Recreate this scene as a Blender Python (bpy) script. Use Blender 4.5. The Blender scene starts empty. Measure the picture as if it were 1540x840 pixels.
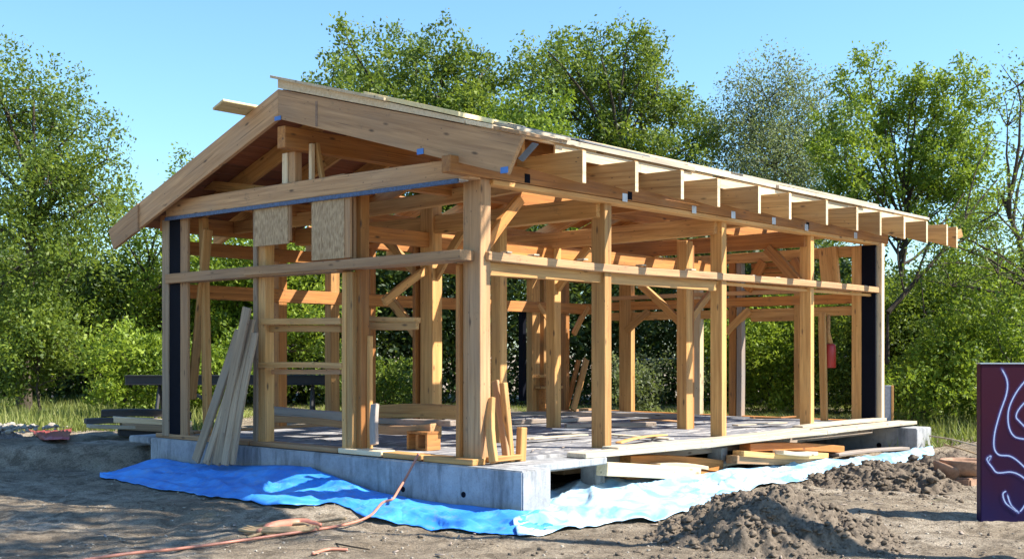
import bpy, bmesh, math, random
import numpy as np
from mathutils import Vector, Matrix, noise
random.seed(7); RNG = np.random.default_rng(11)
S = bpy.context.scene; C = S.collection
V = Vector; R = math.radians
# ------------------------------------------------------------------ site frame (metres)
# X runs along the eave side of the house, Y along its gable side, ground z = 0, floor z = F
F = 0.55; FOC = 1753.0; HZ = 530.0
CAM = V((-8.10, -7.74, 1.57))
FW = V((0.742, 0.670, 0)).normalized(); RT = V((0.670, -0.742, 0)).normalized(); UP = V((0, 0, 1))
def ray(px, py): return FW + RT*((px-770)/FOC) + UP*((HZ-py)/FOC)
def onX(px, py, c=0.0): d = ray(px, py); return CAM + d*((c-CAM.x)/d.x)
def onY(px, py, c=0.0): d = ray(px, py); return CAM + d*((c-CAM.y)/d.y)
def onZ(px, py, c=0.0): d = ray(px, py); return CAM + d*((c-CAM.z)/d.z)
def onD(px, py, d): return CAM + ray(px, py)*d
def dr(d, r, z=0.0):
    p = CAM + FW*d + RT*r; p.z = z; return p
# ------------------------------------------------------------------ materials
def mat(name):
    m = bpy.data.materials.new(name); m.use_nodes = True
    nt = m.node_tree; return m, nt, nt.nodes['Principled BSDF']
def N(nt, t, **kw):
    n = nt.nodes.new(t)
    for k, v in kw.items():
        if k.startswith('i_'):
            n.inputs[k[2:].replace('_', ' ')].default_value = v
        else: setattr(n, k, v)
    return n
def L(nt, a, b): nt.links.new(a, b)
def ramp(nt, fac, stops):
    n = nt.nodes.new('ShaderNodeValToRGB'); e = n.color_ramp.elements
    while len(e) > 1: e.remove(e[-1])
    e[0].position = stops[0][0]; e[0].color = (*stops[0][1], 1)
    for p, c in stops[1:]:
        x = e.new(p); x.color = (*c, 1)
    L(nt, fac, n.inputs[0]); return n.outputs[0]
def mixc(nt, fac, a, b, mode='MIX'):
    n = nt.nodes.new('ShaderNodeMix'); n.data_type = 'RGBA'; n.blend_type = mode
    for sock, v in ((n.inputs[0], fac), (n.inputs[6], a), (n.inputs[7], b)):
        if hasattr(v, 'links'): L(nt, v, sock)
        elif isinstance(v, tuple): sock.default_value = (*v, 1)
        else: sock.default_value = v
    return n.outputs[2]
def coords(nt, scale, kind='Object', rnd=True):
    tc = N(nt, 'ShaderNodeTexCoord'); mp = N(nt, 'ShaderNodeMapping'); mp.inputs['Scale'].default_value = scale
    src = tc.outputs[kind]
    if rnd:
        oi = N(nt, 'ShaderNodeObjectInfo'); ad = N(nt, 'ShaderNodeVectorMath', operation='MULTIPLY_ADD')
        L(nt, oi.outputs['Random'], ad.inputs[0]); ad.inputs[1].default_value = (31, 17, 53); L(nt, src, ad.inputs[2]); src = ad.outputs[0]
    L(nt, src, mp.inputs['Vector']); return mp.outputs[0]
def bump(nt, b, h, s, d=0.01):
    n = N(nt, 'ShaderNodeBump'); n.inputs['Strength'].default_value = s; n.inputs['Distance'].default_value = d
    L(nt, h, n.inputs['Height']); L(nt, n.outputs[0], b.inputs['Normal'])
def wood(name, dark, light, grey=(.30, .22, .14), greyf=.12, rough=.72, knots=True, stain=.3):
    m, nt, b = mat(name)
    g = N(nt, 'ShaderNodeTexNoise', i_Scale=1.0, i_Detail=5, i_Roughness=.62, i_Distortion=.35)
    L(nt, coords(nt, (1.1, 26, 26)), g.inputs['Vector'])
    c = ramp(nt, g.outputs[0], [(.28, dark), (.72, light)])
    w = N(nt, 'ShaderNodeTexNoise', i_Scale=1.0, i_Detail=4); L(nt, coords(nt, (1.3, 4, 4)), w.inputs['Vector'])
    c = mixc(nt, ramp(nt, w.outputs[0], [(.45, (0, 0, 0)), (.75, (greyf*2,)*3)]), c, grey)
    oi = N(nt, 'ShaderNodeObjectInfo'); rr = N(nt, 'ShaderNodeMapRange'); L(nt, oi.outputs['Random'], rr.inputs[0])
    rr.inputs[3].default_value = .72; rr.inputs[4].default_value = 1.22
    mu = N(nt, 'ShaderNodeVectorMath', operation='SCALE'); L(nt, c, mu.inputs[0]); L(nt, rr.outputs[0], mu.inputs[3]); c = mu.outputs[0]
    if knots:
        k = N(nt, 'ShaderNodeTexVoronoi', i_Scale=1.0); L(nt, coords(nt, (2.4, 7.5, 7.5)), k.inputs['Vector'])
        kf = ramp(nt, k.outputs['Distance'], [(.05, (.85,)*3), (.14, (0, 0, 0))]); c = mixc(nt, kf, c, (.07, .035, .015))
    s = N(nt, 'ShaderNodeTexNoise', i_Scale=9.0, i_Detail=6, i_Roughness=.75); L(nt, coords(nt, (.6, 1, 1)), s.inputs['Vector'])
    c = mixc(nt, ramp(nt, s.outputs[0], [(.60, (0, 0, 0)), (.70, (stain,)*3)]), c, (.10, .07, .045))
    ck = N(nt, 'ShaderNodeTexNoise', i_Scale=1.0, i_Detail=3, i_Roughness=.5); L(nt, coords(nt, (.9, 70, 70)), ck.inputs['Vector'])
    c = mixc(nt, ramp(nt, ck.outputs[0], [(.30, (.6,)*3), (.37, (0, 0, 0))]), c, tuple(x*.3 for x in dark))
    nd = N(nt, 'ShaderNodeTexVoronoi', i_Scale=1.0); L(nt, coords(nt, (6, 14, 14)), nd.inputs['Vector'])
    c = mixc(nt, ramp(nt, nd.outputs['Distance'], [(.06, (.7,)*3), (.09, (0, 0, 0))]), c, (.05, .03, .02))
    L(nt, c, b.inputs['Base Color']); b.inputs['Roughness'].default_value = rough
    bump(nt, b, g.outputs[0], .45, .006); return m
M = {}
M['fir'] = wood('fir_timber', (.37, .165, .042), (.68, .385, .13))
M['deep'] = wood('heartwood_timber', (.28, .10, .02), (.56, .235, .052))
M['red'] = wood('red_sheathing', (.17, .055, .022), (.30, .105, .045), greyf=.05)
M['pale'] = wood('pale_sawn_timber', (.60, .43, .24), (.80, .64, .42), greyf=.08)
M['brown'] = wood('stained_brown_timber', (.32, .165, .07), (.58, .335, .155), grey=(.30, .22, .155), greyf=.18, stain=.55)
M['grey'] = wood('weathered_grey_board', (.22, .17, .13), (.42, .33, .26), grey=(.26, .25, .24), greyf=.4)
M['lean'] = wood('aged_brown_board', (.25, .16, .09), (.48, .34, .205), grey=(.30, .245, .19), greyf=.25)
M['black_wood'] = wood('blackened_board', (.012, .012, .014), (.05, .045, .045), greyf=.1)
M['white_board'] = wood('whitewashed_board', (.38, .31, .21), (.64, .55, .41), grey=(.26, .23, .19), greyf=.35, stain=.7)
M['ply'] = wood('yellow_plywood', (.66, .50, .22), (.80, .66, .36), greyf=.04, stain=.2)
def simple(name, col, rough=.6, metal=0, ns=6, var=.25, bmp=.15, spec=.5, dark=None, detail=5):
    m, nt, b = mat(name)
    n = N(nt, 'ShaderNodeTexNoise', i_Scale=ns, i_Detail=detail, i_Roughness=.65); L(nt, coords(nt, (1, 1, 1)), n.inputs['Vector'])
    d = dark or tuple(x*(1-var) for x in col); c = ramp(nt, n.outputs[0], [(.3, d), (.7, tuple(min(1, x*(1+var*.5)) for x in col))])
    L(nt, c, b.inputs['Base Color']); b.inputs['Roughness'].default_value = rough; b.inputs['Metallic'].default_value = metal
    b.inputs['Specular IOR Level'].default_value = spec
    if bmp: bump(nt, b, n.outputs[0], bmp, .01)
    return m
M['membrane'] = simple('black_membrane', (.004, .005, .010), .8, bmp=.1, spec=.1)
M['steel'] = simple('galvanised_steel', (.62, .66, .70), .38, .7)
M['blue_tape'] = simple('blue_tape', (.06, .20, .55), .5)
M['flash_tape'] = simple('speckled_navy_tape', (.05, .09, .19), .5, ns=38, var=.7, dark=(.015, .025, .06))
M['smudge'] = simple('brown_smudge', (.27, .165, .10), .8, ns=20, var=.4)
M['red_paint'] = simple('red_paint', (.36, .025, .02), .38, ns=3)
M['dark_steel'] = simple('dark_steel', (.03, .03, .034), .5, .3)
M['terracotta'] = simple('dusty_terracotta', (.34, .20, .125), .9, ns=14, var=.4)
M['hose'] = simple('faded_orange_rubber', (.50, .20, .13), .5)
M['tan_hose'] = simple('tan_canvas', (.40, .27, .14), .7, ns=12, var=.4)
M['pink'] = simple('red_plastic', (.34, .07, .07), .45)
M['stone'] = simple('grey_stone', (.34, .30, .24), .9, ns=9, var=.45)
M['panel_grey'] = simple('grey_board', (.22, .24, .28), .7, ns=30, var=.3)
M['sheet_edge'] = simple('grey_underlay', (.12, .13, .15), .7)
def osb():
    m, nt, b = mat('strand_board')
    v = N(nt, 'ShaderNodeTexVoronoi', i_Scale=1.0); L(nt, coords(nt, (16, 60, 60)), v.inputs['Vector'])
    n = N(nt, 'ShaderNodeTexNoise', i_Scale=30, i_Detail=4); L(nt, coords(nt, (.5, 1.5, 1.5)), n.inputs['Vector'])
    c = ramp(nt, v.outputs['Color'], [(0, (.30, .175, .08)), (1, (.60, .41, .22))])
    c = mixc(nt, .35, c, ramp(nt, n.outputs[0], [(.4, (.19, .12, .06)), (.65, (.60, .45, .28))]))
    L(nt, c, b.inputs['Base Color']); b.inputs['Roughness'].default_value = .8; bump(nt, b, n.outputs[0], .3, .004); return m
M['osb'] = osb()
def concrete(name, base, rough=.88, top=.55):
    m, nt, b = mat(name)
    n1 = N(nt, 'ShaderNodeTexNoise', i_Scale=1.6, i_Detail=7, i_Roughness=.7); L(nt, coords(nt, (1, 1, 1), rnd=False), n1.inputs['Vector'])
    n2 = N(nt, 'ShaderNodeTexNoise', i_Scale=60, i_Detail=4, i_Roughness=.8); L(nt, coords(nt, (1, 1, 1), rnd=False), n2.inputs['Vector'])
    st = N(nt, 'ShaderNodeTexNoise', i_Scale=5, i_Detail=6, i_Roughness=.7); L(nt, coords(nt, (1.4, 1.4, .28), rnd=False), st.inputs['Vector'])
    c = ramp(nt, n1.outputs[0], [(.32, tuple(x*.55 for x in base)), (.5, base), (.66, tuple(x*1.3 for x in base))])
    c = mixc(nt, ramp(nt, n2.outputs[0], [(.34, (.45,)*3), (.46, (0, 0, 0))]), c, tuple(x*.45 for x in base))
    if name == 'dusty_sunpatched_subfloor':
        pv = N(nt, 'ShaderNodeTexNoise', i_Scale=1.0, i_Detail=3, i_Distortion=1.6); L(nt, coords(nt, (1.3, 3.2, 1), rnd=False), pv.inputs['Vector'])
        c = mixc(nt, ramp(nt, pv.outputs[0], [(.52, (0, 0, 0)), (.56, (.7,)*3)]), c, (.50, .48, .45))  # pale patches: dust together with sun patches painted into the floor colour
    c = mixc(nt, ramp(nt, st.outputs[0], [(.48, (0, 0, 0)), (.66, (top+.2,)*3)]), c, tuple(x*.34 for x in base))
    L(nt, c, b.inputs['Base Color']); b.inputs['Roughness'].default_value = rough
    bump(nt, b, n2.outputs[0], .5, .006); return m
M['concrete'] = concrete('cast_concrete', (.33, .335, .34))
M['deck'] = concrete('dusty_sunpatched_subfloor', (.20, .20, .215), top=.5)
def ground_mat():
    m, nt, b = mat('dry_soil'); cd = coords(nt, (1, 1, 1), rnd=False)
    def nz(s, d=6, r=.65, dist=0):
        n = N(nt, 'ShaderNodeTexNoise', i_Scale=s, i_Detail=d, i_Roughness=r, i_Distortion=dist); L(nt, cd, n.inputs['Vector']); return n.outputs[0]
    c = ramp(nt, nz(.7), [(.3, (.28, .215, .145)), (.5, (.45, .365, .26)), (.68, (.64, .545, .42))])
    c = mixc(nt, ramp(nt, nz(4.5, 8, .75, .5), [(.40, (.85,)*3), (.55, (0, 0, 0))]), c, (.16, .125, .085))
    c = mixc(nt, ramp(nt, nz(55, 5, .8), [(.40, (.7,)*3), (.52, (0, 0, 0))]), c, (.09, .07, .05))
    c = mixc(nt, ramp(nt, nz(95, 3, .8), [(.60, (0, 0, 0)), (.70, (.6,)*3)]), c, (.55, .49, .40))
    c = mixc(nt, ramp(nt, nz(1.1, 5, .7), [(.62, (0, 0, 0)), (.72, (.35,)*3)]), c, (.13, .15, .05))
    L(nt, c, b.inputs['Base Color']); b.inputs['Roughness'].default_value = .95; b.inputs['Specular IOR Level'].default_value = .2
    bump(nt, b, nz(24, 9, .8), 1.0, .06); return m
M['soil'] = ground_mat()
M['clod'] = simple('dug_earth', (.17, .135, .10), .95, ns=30, var=.6, bmp=1.0, spec=.1, detail=9)
M['gravel'] = simple('pale_rubble', (.27, .25, .23), .95, ns=40, var=.6, bmp=.9, spec=.2)
def tarp_mat(name, c1, c2, rough):
    m, nt, b = mat(name)
    n = N(nt, 'ShaderNodeTexNoise', i_Scale=2.2, i_Detail=5, i_Distortion=1.2); L(nt, coords(nt, (1, 1, 1), rnd=False), n.inputs['Vector'])
    L(nt, ramp(nt, n.outputs[0], [(.40, c1), (.62, c2)]), b.inputs['Base Color']); b.inputs['Roughness'].default_value = rough
    f = N(nt, 'ShaderNodeTexNoise', i_Scale=3, i_Detail=3, i_Distortion=.8); L(nt, coords(nt, (1, 1, 1), rnd=False), f.inputs['Vector'])
    vo = N(nt, 'ShaderNodeTexVoronoi', i_Scale=2.6, feature='DISTANCE_TO_EDGE'); wv = N(nt, 'ShaderNodeMix', data_type='RGBA'); wv.inputs[0].default_value = .25
    L(nt, coords(nt, (1, 1, 1), rnd=False), wv.inputs[6]); L(nt, f.outputs['Color'], wv.inputs[7]); L(nt, wv.outputs[2], vo.inputs['Vector'])
    ad = N(nt, 'ShaderNodeMath', operation='MULTIPLY_ADD'); L(nt, ramp(nt, vo.outputs['Distance'], [(0, (0, 0, 0)), (.16, (.8,)*3), (.5, (1, 1, 1))]), ad.inputs[0]); ad.inputs[1].default_value = .35; L(nt, f.outputs[0], ad.inputs[2])
    bump(nt, b, ad.outputs[0], .5, .05)
    dn = N(nt, 'ShaderNodeTexNoise', i_Scale=7, i_Detail=8, i_Roughness=.75); L(nt, coords(nt, (1, 1, 1), rnd=False), dn.inputs['Vector'])
    L(nt, mixc(nt, ramp(nt, dn.outputs[0], [(.52, (0, 0, 0)), (.72, (.45,)*3)]), ramp(nt, n.outputs[0], [(.40, c1), (.62, c2)]), (.30, .26, .21)), b.inputs['Base Color']); return m
M['tarp'] = tarp_mat('blue_tarpaulin', (.028, .22, .68), (.06, .32, .80), .5)
M['tarp_sunlit_tone'] = tarp_mat('blue_tarpaulin_sunlit_tone', (.17, .42, .68), (.50, .66, .75), .45)  # paler copy of the tarp colour with direct sun painted in
def leafmat(name, lo, mid, hi, trans=.35):
    m, nt, b = mat(name); out = nt.nodes['Material Output']
    a = N(nt, 'ShaderNodeAttribute', attribute_name='tint'); c = ramp(nt, a.outputs['Fac'], [(0, lo), (.5, mid), (1, hi)])
    L(nt, c, b.inputs['Base Color']); b.inputs['Roughness'].default_value = .55; b.inputs['Specular IOR Level'].default_value = .35
    t = N(nt, 'ShaderNodeBsdfTranslucent'); L(nt, mixc(nt, .5, c, (.30, .38, .03), 'ADD'), t.inputs[0])
    mx = N(nt, 'ShaderNodeMixShader'); mx.inputs[0].default_value = trans
    L(nt, b.outputs[0], mx.inputs[1]); L(nt, t.outputs[0], mx.inputs[2]); L(nt, mx.outputs[0], out.inputs[0]); return m
M['leaf_a'] = leafmat('mid_green_foliage', (.035, .065, .010), (.11, .165, .020), (.25, .30, .038))
M['leaf_b'] = leafmat('bright_green_foliage', (.05, .095, .008), (.16, .235, .018), (.33, .41, .042))
M['leaf_c'] = leafmat('dark_green_foliage', (.012, .028, .008), (.035, .065, .014), (.075, .12, .022), .25)
M['leaf_d'] = leafmat('silvery_foliage', (.06, .08, .035), (.13, .16, .075), (.24, .27, .14))
M['grass'] = leafmat('dry_meadow_grass', (.08, .10, .025), (.17, .21, .045), (.34, .34, .12), .3)
M['bark'] = simple('dark_bark', (.075, .06, .045), .95, ns=14, var=.45, bmp=.6, spec=.2)
# ------------------------------------------------------------------ object helpers
def tag(o, label=None, cat=None, group=None, kind=None):
    if label: o['label'] = label
    if cat: o['category'] = cat
    if group: o['group'] = group
    if kind: o['kind'] = kind
    return o
def empty(name, loc, label, cat, group=None):
    o = bpy.data.objects.new(name, None); C.objects.link(o); o.location = loc; o.empty_display_size = .2
    return tag(o, label, cat, group)
def link(name, me, m, parent=None, mw=None):
    o = bpy.data.objects.new(name, me); C.objects.link(o)
    if m: me.materials.append(m)
    if mw is not None: o.matrix_world = mw
    if parent is not None:
        o.parent = parent; pw = Matrix.Translation(parent.location) if parent.parent is None and parent.type == 'EMPTY' else WM[parent.name]
        o.matrix_parent_inverse = pw.inverted()
    WM[o.name] = mw if mw is not None else Matrix.Identity(4)
    return o
WM = {}
def frame_m(p0, p1, ref=None):
    x = (p1-p0).normalized()
    if ref is None: ref = V((0, 1, 0)) if abs(x.z) > .9 else UP
    z = (ref - x*ref.dot(x)).normalized(); y = z.cross(x)
    m = Matrix((x, y, z)).transposed().to_4x4(); m.translation = (p0+p1)/2; return m
def bevel(bm, w, seg=1):
    if w > 0: bmesh.ops.bevel(bm, geom=bm.edges[:], offset=w, segments=seg, affect='EDGES', clamp_overlap=True)
def jitter(bm, a):
    for v in bm.verts: v.co += V([random.uniform(-a, a) for _ in range(3)])
def member(name, p0, p1, w, h, m='fir', parent=None, bev=.006, ref=None, warp=.004, segs=0):
    """timber from p0 to p1; w = horizontal cross size (world X for posts), h = other (world Y for posts)"""
    p0 = V(p0); p1 = V(p1); ln = (p1-p0).length; mw = frame_m(p0, p1, ref)
    bm = bmesh.new(); bmesh.ops.create_cube(bm, size=1)
    for v in bm.verts: v.co = V((v.co.x*ln, v.co.y*w, v.co.z*h))
    bevel(bm, min(bev, w*.3, h*.3))
    if segs:
        ed = [e for e in bm.edges if abs((e.verts[0].co-e.verts[1].co).x) > ln*.5]
        bmesh.ops.subdivide_edges(bm, edges=ed, cuts=segs, use_grid_fill=True)
        a, b_ = random.uniform(-1, 1), random.uniform(-1, 1)
        for v in bm.verts:
            t = v.co.x/ln; v.co.z += warp*a*math.cos(t*math.pi)*3; v.co.y += warp*b_*math.cos(t*math.pi)*3
            v.co.y += noise.noise(v.co*2.3+p0)*warp*.4
    me = bpy.data.meshes.new(name); bm.to_mesh(me); bm.free()
    return link(name, me, M[m], parent, mw)
def box(name, lo, hi, m, parent=None, bev=.01, seg=1):
    lo = V(lo); hi = V(hi); c = (lo+hi)/2; s = hi-lo
    bm = bmesh.new(); bmesh.ops.create_cube(bm, size=1)
    for v in bm.verts: v.co = V((v.co.x*s.x, v.co.y*s.y, v.co.z*s.z))
    bevel(bm, bev, seg); me = bpy.data.meshes.new(name); bm.to_mesh(me); bm.free()
    return link(name, me, M[m], parent, Matrix.Translation(c))
def post(px, x, y, z0, z1, w=.12, h=.18, m='fir', parent=None, name='post'):
    return member(name, (x, y, z0), (x, y, z1), w, h, m, parent, segs=3, warp=.002)
def prism(name, prof, axis, a0, a1, m, parent=None, p0=None, p1=None, bev=.004):
    """profile list of 3D points (in a plane) extruded along axis vector by a0..a1"""
    ax = V(axis); bm = bmesh.new()
    A = [bm.verts.new(V(p)+ax*a0) for p in prof]; B = [bm.verts.new(V(p)+ax*a1) for p in prof]
    n = len(prof); bm.faces.new(A); bm.faces.new(B[::-1])
    for i in range(n): bm.faces.new((A[i], B[i], B[(i+1) % n], A[(i+1) % n])[::-1])
    bmesh.ops.recalc_face_normals(bm, faces=bm.faces[:]); bevel(bm, bev)
    mw = frame_m(V(p0), V(p1)) if p0 is not None else Matrix.Translation(sum((V(p) for p in prof), V())/n)
    bm.transform(mw.inverted()); me = bpy.data.meshes.new(name); bm.to_mesh(me); bm.free()
    return link(name, me, M[m], parent, mw)
def tube(pts, rad, sides=8, bm=None, cap=True):
    bm = bm or bmesh.new(); rings = []; n = len(pts); pts = [V(p) for p in pts]
    for i, p in enumerate(pts):
        t = (pts[min(i+1, n-1)]-pts[max(i-1, 0)]).normalized(); a = t.cross(UP if abs(t.z) < .9 else V((1, 0, 0))).normalized(); b = t.cross(a)
        r = rad[i] if isinstance(rad, (list, tuple)) else rad
        rings.append([bm.verts.new(p+(a*math.cos(k*2*math.pi/sides)+b*math.sin(k*2*math.pi/sides))*r) for k in range(sides)])
    for i in range(n-1):
        for k in range(sides): bm.faces.new((rings[i][k], rings[i][(k+1) % sides], rings[i+1][(k+1) % sides], rings[i+1][k]))
    if cap: bm.faces.new(rings[0][::-1]); bm.faces.new(rings[-1])
    return bm
def smooth(bm):
    for f in bm.faces: f.smooth = True
def bm_obj(name, bm, m, parent=None, sm=True, loc=None):
    if sm: smooth(bm)
    mw = Matrix.Translation(loc) if loc is not None else None
    if mw is not None: bm.transform(mw.inverted())
    me = bpy.data.meshes.new(name); bm.to_mesh(me); bm.free(); return link(name, me, M[m] if m else None, parent, mw)
def spline(pts, n=10):
    pts = [V(p) for p in pts]; out = []
    for i in range(len(pts)-1):
        a = pts[max(i-1, 0)]; b = pts[i]; c = pts[i+1]; d = pts[min(i+2, len(pts)-1)]
        for k in range(n):
            t = k/n; out.append(.5*((2*b)+(c-a)*t+(2*a-5*b+4*c-d)*t*t+(3*b-a-3*c+d)*t*t*t))
    out.append(pts[-1]); return out
# ------------------------------------------------------------------ ground
def vnoise(x, y, seed):
    xi = np.floor(x).astype(np.int64); yi = np.floor(y).astype(np.int64); xf = x-xi; yf = y-yi
    u = xf*xf*xf*(xf*(xf*6-15)+10); v = yf*yf*yf*(yf*(yf*6-15)+10)
    def h(a, b):
        n = (a*374761393+b*668265263+seed*974634777) & 0xffffffff; n = ((n ^ (n >> 13))*1274126177) & 0xffffffff
        return ((n ^ (n >> 16)) & 0xffff)/65535.0
    return (h(xi, yi)*(1-u)+h(xi+1, yi)*u)*(1-v)+(h(xi, yi+1)*(1-u)+h(xi+1, yi+1)*u)*v
def fbm(x, y, s, o=5, seed=1, g=.5):
    t = 0; a = 1; w = 0
    for i in range(o):
        t = t+a*vnoise(x*s+13.7*i, y*s+7.1*i, seed+i); w += a; a *= g; s *= 2.03
    return t/w-.5
def sst(x, a, b): t = np.clip((x-a)/(b-a), 0, 1); return t*t*(3-2*t)
def gh(x, y):
    x = np.asarray(x, float); y = np.asarray(y, float)
    dx = x-CAM.x; dy = y-CAM.y; d = dx*FW.x+dy*FW.y; r = dx*RT.x+dy*RT.y
    h = .10*fbm(x, y, .5, 4, 3)+.05*fbm(x, y, 2.2, 4, 9)+.045*fbm(x, y, 7, 5, 5, .62)+.05*fbm(x*.75+y*.66, (x*.66-y*.75)*3.2, .9, 4, 61)
    # tyre-churned low ridges running across the foreground
    near = sst(d, 12.5, 9.0); h = h+near*.05*fbm(x*.6+y*.5, x*.5-y*.6, 1.5, 3, 21)
    h = h+.08*sst(d, 10.2, 11.2)                                             # rises a little to the foundation
    ledge = sst(-r+.35*fbm(x, y, .8, 3, 33), 4.0, 4.7)*sst(d+.5*fbm(x, y, .9, 3, 44), 14.6, 15.2)
    h = h+.30*ledge                                                          # cut bank at the left
    back = sst(d, 17.5, 20.5); h = h+back*.30*(1-ledge)
    rr = sst(r, 5.6, 7.2)*sst(d, 13.2, 15.5); h = h+.18*rr*(1-back)
    return h
def make_ground():
    n = 640; t = np.linspace(-1, 1, n); k = 7.2
    g = np.sinh(t*k)/math.sinh(k)*420; lin = t*11.5; s = g+lin*1.0
    cx, cy = CAM.x+FW.x*11.5, CAM.y+FW.y*11.5
    X, Y = np.meshgrid(cx+s, cy+s, indexing='ij'); Z = gh(X, Y)
    far = np.clip((np.hypot(X-cx, Y-cy)-25)/80, 0, 1); Z = Z*(1-far)
    co = np.stack([X, Y, Z], -1).reshape(-1, 3); idx = np.arange(n*n).reshape(n, n)
    q = np.stack([idx[:-1, :-1], idx[1:, :-1], idx[1:, 1:], idx[:-1, 1:]], -1).reshape(-1, 4)
    return mesh_np('ground', co, q, True)
def mesh_np(name, co, q, sm=False, tint=None):
    me = bpy.data.meshes.new(name); k = q.shape[1]
    me.vertices.add(len(co)); me.vertices.foreach_set('co', co.astype(np.float32).ravel())
    me.loops.add(q.size); me.loops.foreach_set('vertex_index', q.astype(np.int32).ravel())
    me.polygons.add(len(q)); me.polygons.foreach_set('loop_start', np.arange(0, q.size, k, dtype=np.int32))
    if sm: me.polygons.foreach_set('use_smooth', np.ones(len(q), bool))
    if tint is not None:
        a = me.attributes.new('tint', 'FLOAT', 'FACE'); a.data.foreach_set('value', tint.astype(np.float32))
    me.update(calc_edges=True); return me
gnd = link('ground', make_ground(), M['soil']); tag(gnd, kind='structure')
_g0x, _g0y, _gs, _gn = -34.0, -34.0, .04, 1750
_GX, _GY = np.meshgrid(_g0x+np.arange(_gn)*_gs, _g0y+np.arange(_gn)*_gs, indexing='ij'); _GZ = gh(_GX, _GY)
def gz(x, y):
    fx = (x-_g0x)/_gs; fy = (y-_g0y)/_gs; i = int(fx); j = int(fy)
    if i < 0 or j < 0 or i > _gn-2 or j > _gn-2: return float(gh(x, y))
    u = fx-i; v = fy-j; return float((_GZ[i, j]*(1-u)+_GZ[i+1, j]*u)*(1-v)+(_GZ[i, j+1]*(1-u)+_GZ[i+1, j+1]*u)*v)
def ong(px, py):
    p = onZ(px, py, 0.05)
    for _ in range(6): p = onZ(px, py, gz(p.x, p.y))
    return p

#@@HOUSE
# ================================================================== THE HOUSE FRAME
H = empty('house_frame', (4.3, 2.7, 0), 'unfinished timber house frame with a gable roof standing on concrete foundation beams', 'house frame')
L0 = 5.45; D0 = 8.77; RY = 2.72; RZ = F+3.885; SL = .267; SLL = .345
def roofz(y): return RZ-SL*(RY-y) if y < RY else RZ-SLL*(y-RY)      # top face of rafters
# --- concrete
fb = box('foundation_beam', (-.15, -.69, -.5), (.256, 5.66, F-.06), 'concrete', H, .012, 2)
for px, py in ((606, 735), (697, 743)):
    p = onX(px, py, -.152); bm = bmesh.new()
    bmesh.ops.create_cone(bm, cap_ends=True, segments=14, radius1=.028, radius2=.028, depth=.02, matrix=Matrix.Rotation(R(90), 4, 'Y'))
    me = bpy.data.meshes.new('tie_hole'); bm.to_mesh(me); bm.free(); link('tie_hole', me, M['membrane'], fb, Matrix.Translation(p+V((.006, 0, 0))))
box('foundation_lip', (-.17, 5.662, F-.14), (.9, 6.15, F-.055), 'concrete', H, .012, 2)
fb2 = box('foundation_beam', (8.57, -.69, -.5), (9.1, 5.66, F-.09), 'concrete', H, .012, 2)
p = onX(1322, 669, 8.568); bm = bmesh.new()
bmesh.ops.create_cone(bm, cap_ends=True, segments=14, radius1=.04, radius2=.04, depth=.02, matrix=Matrix.Rotation(R(90), 4, 'Y'))
me = bpy.data.meshes.new('tie_hole'); bm.to_mesh(me); bm.free(); link('tie_hole', me, M['membrane'], fb2, Matrix.Translation(p+V((.006, 0, 0))))
box('foundation_beam', (.26, 5.30, -.5), (8.565, 5.66, F-.08), 'concrete', H, .012)
for px, w, lw in ((903, .20, .16), (1090, .13, .13)):
    p = onY(px, 700, -.16); box('concrete_pier', (p.x-lw/2, -.16, -.3), (p.x+lw/2, .05, F-.13), 'concrete', H, .008)
# --- floor: sheets of subfloor, apron and outer planks
xs = [.262, 2.3, 4.5, 6.7, 8.56]
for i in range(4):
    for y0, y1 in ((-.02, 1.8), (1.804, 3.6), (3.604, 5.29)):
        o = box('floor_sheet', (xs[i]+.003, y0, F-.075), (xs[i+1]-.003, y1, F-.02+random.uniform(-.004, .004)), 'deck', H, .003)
box('floor_joist', (.26, -.02, F-.20), (8.56, .03, F-.077), 'grey', H, .005)
for y in (1.0, 2.0, 3.0, 4.0): box('floor_joist', (.26, y, F-.22), (8.56, y+.05, F-.077), 'brown', H, .004)
box('concrete_apron', (.258, -.40, F-.13), (1.5, -.025, F-.055), 'concrete', H, .01)
member('edge_plank', (1.15, -.27, F-.025), (3.35, -.30, F-.045), .26, .05, 'white_board', H, segs=4, warp=.01)
member('edge_plank', (1.9, -.13, F-.008), (6.1, -.16, F-.005), .22, .04, 'white_board', H, segs=4, warp=.008)
member('edge_plank', (3.2, -.30, F-.055), (6.6, -.32, F-.050), .22, .05, 'white_board', H, segs=4, warp=.008)
member('edge_plank', (6.3, -.28, F-.045), (9.15, -.30, F-.04), .30, .05, 'white_board', H, segs=4, warp=.006)
member('edge_plank', (6.15, -.06, F+.01), (8.75, -.07, F+.012), .16, .05, 'white_board', H, segs=2)
# --- sill plates on the gable side
def Yx(px, py=660, c=0.0): return onX(px, py, c).y
ys = [5.60, 4.2, Yx(592), Yx(520), Yx(650), -.1]
member('sill_plate', (0, 5.62, F-.03), (0, Yx(384), F-.03), .2, .055, 'brown', H)
member('sill_plate', (0, Yx(386), F-.028), (0, Yx(518), F-.028), .2, .05, 'brown', H)
member('sill_plate', (-.01, Yx(520), F-.022), (-.01, Yx(585), F-.022), .2, .055, 'pale', H)
member('sill_plate', (-.01, Yx(587), F-.026), (-.01, Yx(645), F-.026), .2, .055, 'fir', H)
member('sill_plate', (-.02, Yx(648), F-.028), (-.02, -.02, F-.028), .18, .06, 'fir', H)
member('sill_plate', (8.8, 5.4, F-.05), (8.8, .1, F-.05), .16, .06, 'deep', H)
member('sill_plate', (.3, 5.45, F-.02), (8.6, 5.45, F-.02), .16, .06, 'brown', H)
ZT = F+2.70; ZR = F+2.01   # post top, rail top
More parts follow.
